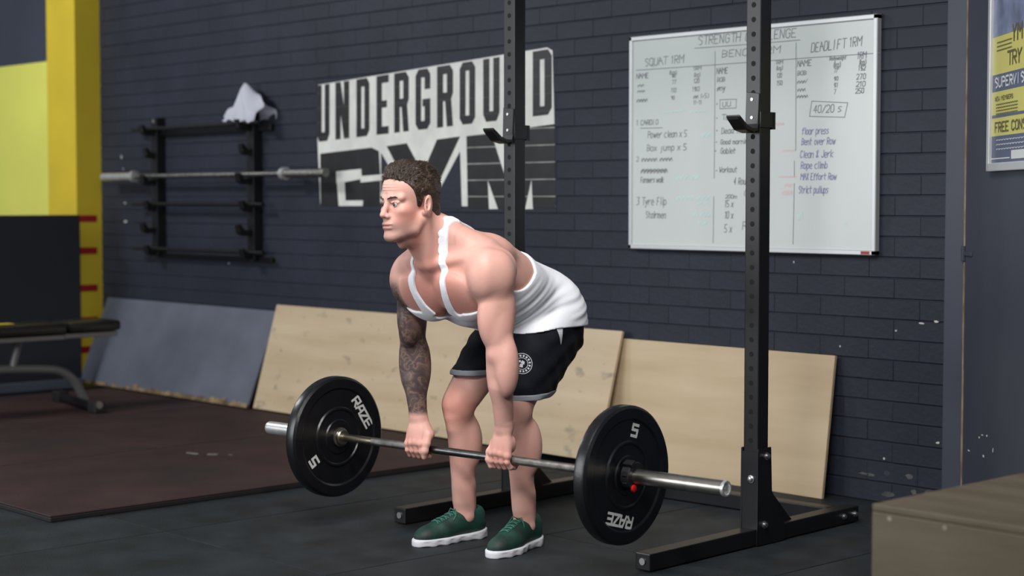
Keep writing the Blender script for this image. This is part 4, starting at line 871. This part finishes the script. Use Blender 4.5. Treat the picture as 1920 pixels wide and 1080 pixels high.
# eyes, brows, hair
EYEW = mat('eye white', (.46, .42, .39), .25); IRIS = mat('dark iris', (.035, .022, .014), .15); HAIRM = mat('dark brown hair', (.026, .016, .011), .45, col2=(.066, .042, .028), vscale=55, stretch=(3, .5, .9), bump=.5, bscale=160)
for s in (-1, 1):
    bm = B(); bmesh.ops.create_uvsphere(bm, u_segments=24, v_segments=16, radius=.0124*HS); ey_o = obj('eyeball', bm, EYEW, MAN, smooth=True); ey_o.location = hp(s*.032, -.0770, -.003)
    bm = B(); lathe(bm, [(-.0106, .0066), (-.0118, .0048), (-.0126, .0024), (-.0128, .0004)], 20, 'y'); io = obj('iris', bm, IRIS, ey_o, smooth=True)
    io.rotation_euler = (math.radians(2), 0, hy_ + math.radians(-6)); io.scale = (HS*1.02,)*3
    g = Grid(hp(s*.033, -.085, .02) - .035, hp(s*.033, -.085, .02) + .035, .0016)
    P, F = nets(g, g.eval(chain([hp(s*.012, -.0985, .0145), hp(s*.026, -.0965, .0195), hp(s*.040, -.0890, .0205), hp(s*.052, -.0765, .0150)], [.0024, .0028, .0026, .0014], .004))); np_mesh('eyebrow', P, F, HAIRM, MAN)
g = Grid(HC - np.array([.11, .13, .10]), HC + np.array([.11, .15, .155]), .0021)
xx, yy, zz = g.full(); hx_, hy2, hz_ = [((xx - HC[0])*HRn[0, i] + (yy - HC[1])*HRn[1, i] + (zz - HC[2])*HRn[2, i])/HS for i in range(3)]
Dh = smin(g.eval(HEAD[:4]) - .0045, g.eval([hell((0, -.034, .106), (.050, .046, .022), .03), hell((0, .03, .108), (.056, .06, .022), .03), hell((0, .075, -.030), (.056, .034, .050), .02)]), .025)
line = np.interp(hy2, [-.12, -.085, -.066, -.050, -.036, -.024, -.016, -.004, .006, .036, .050, .075, .12], [.083, .081, .074, .060, .044, .018, -.012, -.016, .020, .024, -.030, -.078, -.086]).astype(np.float32)
strand = .0012*np.sin(hx_*420 + 18*hy2 + 5*np.sin(hy2*60 + hz_*40)) + .0009*np.sin(hx_*900 + hy2*120 + 3*np.sin(hz_*90)) + .0022*np.sin(hy2*75 + hx_*110 + 2)*np.clip(hz_*9 - .3, 0, 1)
Dh = smax(Dh - strand*np.clip((hz_ + .02)*14, .15, 1), (line - hz_)*.8, .006)
P, F = nets(g, Dh.astype(np.float32)); hair = np_mesh('hair', P, F, HAIRM, MAN)
# short strands breaking up the hair surface
rng = np.random.default_rng(3); Qh = (P - HC) @ HRn/HS
nv = np.zeros((len(hair.data.vertices), 3), np.float32); hair.data.vertices.foreach_get('normal', nv.ravel()) if False else None
nv = np.array([v.normal[:] for v in hair.data.vertices])
def strands(sel, count, L0, L1, flow, lift):
    idx = rng.choice(np.where(sel)[0], count); p = P[idx]; n_ = nv[idx]
    fl = np.array([HRn @ np.array(flow)]) + rng.normal(0, .13, (count, 3)); fl = fl - n_*(fl*n_).sum(1, keepdims=True); fl /= np.linalg.norm(fl, axis=1, keepdims=True)
    d = fl + n_*lift*rng.uniform(.4, 1.2, (count, 1)); d /= np.linalg.norm(d, axis=1, keepdims=True); sd = np.cross(d, n_); sd /= np.linalg.norm(sd, axis=1, keepdims=True)
    L_ = rng.uniform(L0, L1, (count, 1)); v = []; r_ = .0010
    for t, r in ((0, 1), (.55, .8), (1, .15)):
        c_ = p - n_*.001 + d*L_*t - n_*L_*.35*t*t*lift
        v += [c_ + sd*r_*r, c_ - sd*r_*r*.5 + n_*r_*r, c_ - sd*r_*r*.5 - n_*r_*r]
    V = np.stack(v, 1).reshape(-1, 3); b0 = np.arange(count)[:, None]*9; f = []
    for k in range(2):
        for j in range(3): f.append(np.concatenate([b0 + k*3 + j, b0 + k*3 + (j+1) % 3, b0 + k*3 + 3 + (j+1) % 3, b0 + k*3 + 3 + j], 1))
    return V, np.concatenate(f)
SV, SF, o_ = [], [], 0
for a_ in ((Qh[:, 2] > .070, 3800, .012, .022, (-.25, .8, .2), .22), ((Qh[:, 2] > .07) & (Qh[:, 1] < -.03), 1400, .012, .022, (-.35, .5, .5), .42), ((Qh[:, 2] <= .075) & (Qh[:, 2] > .0), 2600, .005, .010, (0, .7, -.6), .10), (Qh[:, 2] <= .0, 900, .004, .007, (0, .3, -.9), .08)):
    V, f = strands(*a_); SV.append(V); SF.append(f + o_); o_ += len(V)
tag(np_mesh('hair_strands', np.concatenate(SV), np.concatenate(SF), HAIRM, hair), kind='stuff')

# ---- vest
WHITE = mat('white ribbed cotton', (.86, .88, .93), .8, bump=.12, bscale=240)
def region_plane(p, n):
    p = np.array(p); n = np.array(n, float)/np.linalg.norm(n); return lambda x, y, z: (x - p[0])*n[0] + (y - p[1])*n[1] + (z - p[2])*n[2]
SH = [ell((CX-.005, .38, .800), (.155, .138, .12), None, .04), ell((.052, .425, .795), (.099, .107, .124), None, .03), ell((-.115, .425, .795), (.099, .107, .124), None, .03)]
SR = [cone((-.112, .37, .775), (-.132, .186, .585), .096, .073, .03), cone((-.12, .44, .73), (-.143, .235, .57), .09, .074, .04), cone((-.105, .30, .74), (-.130, .164, .60), .083, .063, .03)]
SL = [cone((.056, .37, .775), (.094, .172, .540), .102, .079, .03), cone((.056, .44, .73), (.096, .195, .51), .090, .068, .04), cone((.06, .30, .74), (.105, .150, .56), .09, .072, .03)]
gv = Grid((-.30, -.30, .70), (.27, .72, 1.20), .0036)
VB = TORSO[:4] + TORSO[5:12] + TORSO[12:14] + [ell((.052, .425, .795), (.103, .112, .128), None, .03), ell((-.115, .425, .795), (.103, .112, .128), None, .03),
   cone((CX, .20, .915), (CX, .40, .850), .115, .122, .05, fl=((1, 0, 0), 1.22)), cone((CX, .05, .866), (CX, .28, .832), .083, .090, .05, fl=((1, 0, 0), 1.35))]
folds = []
for i, (a, b, r) in enumerate([((.110, .16, .86), (.118, .47, .945), .010), ((.120, .14, .81), (.135, .46, .90), .011), ((.125, .22, .785), (.150, .50, .86), .011), ((.12, .33, .775), (.155, .56, .83), .010), ((.09, .25, .955), (.07, .42, .965), .010), ((.10, .50, .76), (.13, .62, .80), .010)]):
    folds.append(cone(a, b, r*.5, r, .03))
x, y, z = gv.full(); ph = (z - .55*y)*95 + 2.2*np.sin(y*13 + x*6) + x*14
Dv = gv.eval(VB) - .007 - (.0032*np.sin(ph) + .0016*np.sin(ph*2.1 + 1))*np.clip((y - .08)/.12, 0, 1)*np.clip(1.35 - (z - .74)/.16, 0, 1)
Dv = smin(Dv, gv.eval(SH + SR + SL) - .0065, .012)
Ds = np.minimum(Dv, gv.eval(TORSO + NECK) - .0042)
x, y, z = gv.full()
nrm = np.cross(np.array([.24, .0, .0]), np.array([0, .246 + .064, 1.022 - .798])); nrm = nrm/np.linalg.norm(nrm); nrm = nrm if nrm[2] > 0 else -nrm
main = (y + .072)*nrm[1] + (z - .792)*nrm[2] - .070*np.clip(np.abs(x - CX)/.10, 0, 1)**2*np.exp(-((y + .04)/.12)**2) + .03*np.exp(-((y - .13)/.07)**2)*np.clip(np.abs(x - CX)/.12, 0, 1) - .045*np.clip((z - .97)/.06, 0, 1)
ip = lambda v, t, q: np.interp(v, t, q).astype(np.float32)
zL, xL, wL = [.79, .82, .86, .91, .97, 1.02, 1.05, 1.10, 1.16], [.006, .016, .026, .036, .042, .038, .034, .040, .036], [.034, .024, .017, .0135, .0125, .0115, .0115, .0115, .012]
zR, xR, wR = [.79, .82, .86, .91, .97, 1.04, 1.10, 1.16], [-.072, -.084, -.095, -.104, -.108, -.110, -.104, -.096], [.034, .024, .017, .0135, .0125, .0115, .0115, .012]
front = np.maximum(-y - ip(z, [1.07, 1.10, 1.13, 1.2], [.26, .195, .165, .135]), np.minimum(np.abs(x - ip(z, zL, xL)) - ip(z, zL, wL), np.abs(x - ip(z, zR, xR)) - ip(z, zR, wR))); front = np.maximum(front, y + .090)
yb, xbL, xbR, wb = [-.12, -.06, .0, .06, .12, .20, .28], [.038, .016, -.004, -.02, CX, CX, CX], [-.100, -.078, -.058, -.042, CX, CX, CX], [.012, .013, .015, .018, .024, .04, .08]
backs = np.maximum(np.minimum(np.abs(x - ip(y, yb, xbL)) - ip(y, yb, wb), np.abs(x - ip(y, yb, xbR)) - ip(y, yb, wb)), np.maximum(-.108 - y, .98 - z))
strap = np.minimum(front, backs).astype(np.float32)
reg = smin(main.astype(np.float32), strap, .045)
Dvest = smax(np.where(strap < .03, Ds, Dv), reg, .004); Dvest = smax(Dvest, (.744 + .014*np.exp(-((y - .03)/.09)**2) + .022*np.clip((y - .16)/.14, 0, 1) - z), .004)
P, F = nets(gv, Dvest.astype(np.float32)); np_mesh('vest', P, F, WHITE, MAN)

# ---- shorts
SHORTM = mat('black sports cloth', (.0065, .0075, .012), .75, bump=.10, bscale=160, spec=.2); HEMM = mat('grey hem trim', (.27, .29, .32), .75)
gs = Grid((-.32, .02, .48), (.26, .74, .86), .0036); x, y, z = gs.full()
def leg_sh(hip, hem, rh, rm, wide): return [cone(hip, hem, rh, rm, .03, fl=((1, 0, 0), wide))]
wr_ = .0022*np.sin(y*75 + z*40) + .002*np.sin(y*-38 + z*85 + x*40)
Dsr = smax(gs.eval(SR) - wr_, (.598 + .12*(y - .2)*0 - z), .004); Dsl = smax(gs.eval(SL) - wr_, (.528 - z), .004)
Dsh = smin(smin(smax(gs.eval(SH), (.66 - z), .01), Dsr, .02), Dsl, .02)
Dsh = smax(Dsh, z - .81, .004)
P, F = nets(gs, Dsh.astype(np.float32)); shorts = np_mesh('shorts', P, F, SHORTM, MAN)
for fld_, z0_, sgn in ((gs.eval(SR) - wr_, .598, -1), (gs.eval(SL) - wr_, .528, 1)):
    Dm = smax(fld_ - .0025, np.abs(z - (z0_ + .008)) - .0105, .002); P, F = nets(gs, Dm.astype(np.float32)); np_mesh('hem_trim', P, F, HEMM, shorts)
# printed badge and side inset wrapped on the shorts
bvh = BVHTree.FromPolygons([Vector(v.co) for v in shorts.data.vertices], [tuple(p.vertices) for p in shorts.data.polygons])
def wrap(name, polys, c, n, upv, m, off):
    n = Vector(n).normalized(); upv = Vector(upv); u = upv.cross(n).normalized(); v = n.cross(u); bm = B()
    for poly in polys:
        vs_ = []
        for a, b in poly:
            o_ = Vector(c) + u*a + v*b + n*.2; hit = bvh.ray_cast(o_, -n, .5)
            if hit[0] is None: break
            vs_.append(bm.verts.new(hit[0] + n*off))
        if len(vs_) == len(poly): bm.faces.new(vs_)
    o = obj(name, bm, m, shorts); return o
BADGE = mat('white print', (.55, .57, .60), .6)
def ringp(r0, r1, n=48, a0=0, a1=2*math.pi):
    out = []
    for k in range(n):
        a, b = a0 + (a1-a0)*k/n, a0 + (a1-a0)*(k+1)/n
        out.append([(r0*math.cos(a), r0*math.sin(a)), (r1*math.cos(a), r1*math.sin(a)), (r1*math.cos(b), r1*math.sin(b)), (r0*math.cos(b), r0*math.sin(b))])
    return out
bc, bn_ = (.155, .115, .657), (.72, -.68, .12)
pol = ringp(.0345, .0368) + ringp(.0195, .0213)
for k in range(16):
    a = k*2*math.pi/16; pol += ringp(.0240, .0310, 2, a, a + .22)
wrap('round_badge', pol, bc, bn_, (0, 0, 1), BADGE, .0016)
bl = [[(-.010, -.012), (.002, -.014), (.004, -.002), (-.006, .0)], [(-.004, .002), (.008, -.004), (.010, .006), (.002, .012)], [(-.009, .004), (-.002, .006), (-.004, .013), (-.010, .011)]]
wrap('badge_emblem', bl, bc, bn_, (0, 0, 1), BADGE, .0016)
ins = []
for k in range(10):
    t0, t1 = k/10, (k+1)/10; w0, w1 = .019*(1 - t0)**.8, .019*(1 - t1)**.8
    ins.append([(-w0, .045 - .075*t0), (w0, .045 - .075*t0), (w1, .045 - .075*t1), (-w1, .045 - .075*t1)])
wrap('side_inset', ins, (.155, .315, .738), (1, -.35, .05), (0, 0, 1), HEMM if False else BADGE, .002)

# ---- shoes
GREEN = mat('dark green knit', (.006, .060, .040), .6, col2=(.004, .018, .014), vscale=14, bump=.15, bscale=400); SOLE = mat('white foam sole', (.62, .63, .66), .55); COLLAR = mat('black shoe lining', (.01, .01, .011), .8); LACE = mat('teal laces', (.030, .135, .098), .7)
def shoe(an, yaw, s):
    r = empty('shoe', (an[0], an[1], 0), yaw); r.parent = MAN
    g = Grid((-.075, -.25, -.005), (.075, .115, .15), .0028); x, y, z = g.full()
    up_ = g.eval([ell((0, .045, .055), (.036, .044, .055), None, .02), cone((0, .03, .055), (s*.004, -.10, .045), .037, .041, .03), ell((s*.006, -.125, .035), (.046, .070, .036), None, .03), ell((s*.002, -.175, .030), (.036, .042, .028), None, .03), cone((0, .02, .085), (0, -.055, .07), .030, .030, .03), cone((0, .055, .09), (0, .01, .095), .026, .030, .02)])
    opening = g.eval([cone((0, .028, .13), (0, .000, .115), .030, .030, .02), cone((0, .02, .09), (0, .02, .15), .026, .029, .01)])
    U_ = smax(up_, .018 - z, .004); U_ = smax(U_, -opening, .006); P, F = nets(g, U_.astype(np.float32)); np_mesh('upper', P, F, GREEN, r)
    out = g.eval([ell((0, .045, .02), (.038, .047, .2), None, .02), cone((0, .03, .02), (s*.005, -.10, .02), .036, .043, .03), ell((s*.006, -.125, .02), (.048, .075, .2), None, .03), ell((s*.002, -.178, .02), (.037, .043, .2), None, .03)])
    S_ = smax(smax(out - .003, z - (.026 + .010*np.clip((y - .0)/.08, 0, 1)), .006), .0005 - z, .004); S_ = S_ + .0012*np.sin(y*120)*(z < .02); P, F = nets(g, S_.astype(np.float32)); np_mesh('sole', P, F, SOLE, r)
    C_ = smax(np.abs(opening) - .004, np.abs(z - .098) - .012, .003); C_ = smax(C_, up_ - .004, .003); P, F = nets(g, C_.astype(np.float32))
    if len(F): np_mesh('lining', P, F, COLLAR, r)
    bv = BVHTree.FromPolygons([Vector(v) for v in nets(g, U_.astype(np.float32))[0].tolist()], nets(g, U_.astype(np.float32))[1].tolist())
    def on(xa, ya, lift=.002):
        h = bv.ray_cast(Vector((xa, ya, .3)), Vector((0, 0, -1)))[0]
        return (h + Vector((0, 0, lift))) if h else Vector((xa, ya, .07))
    for k in range(5):
        ya = -.048 - .019*k
        for sg in (-1, 1):
            bm = B(); tube(bm, [on(sg*(-.020 + .040*t/5), ya - .010*t/5) for t in range(6)], .0022, 7); obj('lace', bm, LACE, r, smooth=True)
    bm = B(); p0 = on(.0, -.045, .004); tube(bm, [p0, p0 + Vector((s*.018, -.004, .006)), on(s*.030, -.052, .004), on(s*.037, -.062, .004) + Vector((0, 0, -.012))], .0024, 7); obj('lace_end', bm, LACE, r, smooth=True)
    bm = B(); tube(bm, [p0, p0 + Vector((-s*.014, -.008, .008)), on(-s*.026, -.060, .004), on(-s*.032, -.075, .003)], .0024, 7); obj('lace_end', bm, LACE, r, smooth=True)
shoe(RAN, math.radians(-10), -1); shoe(LAN, math.radians(8), 1)
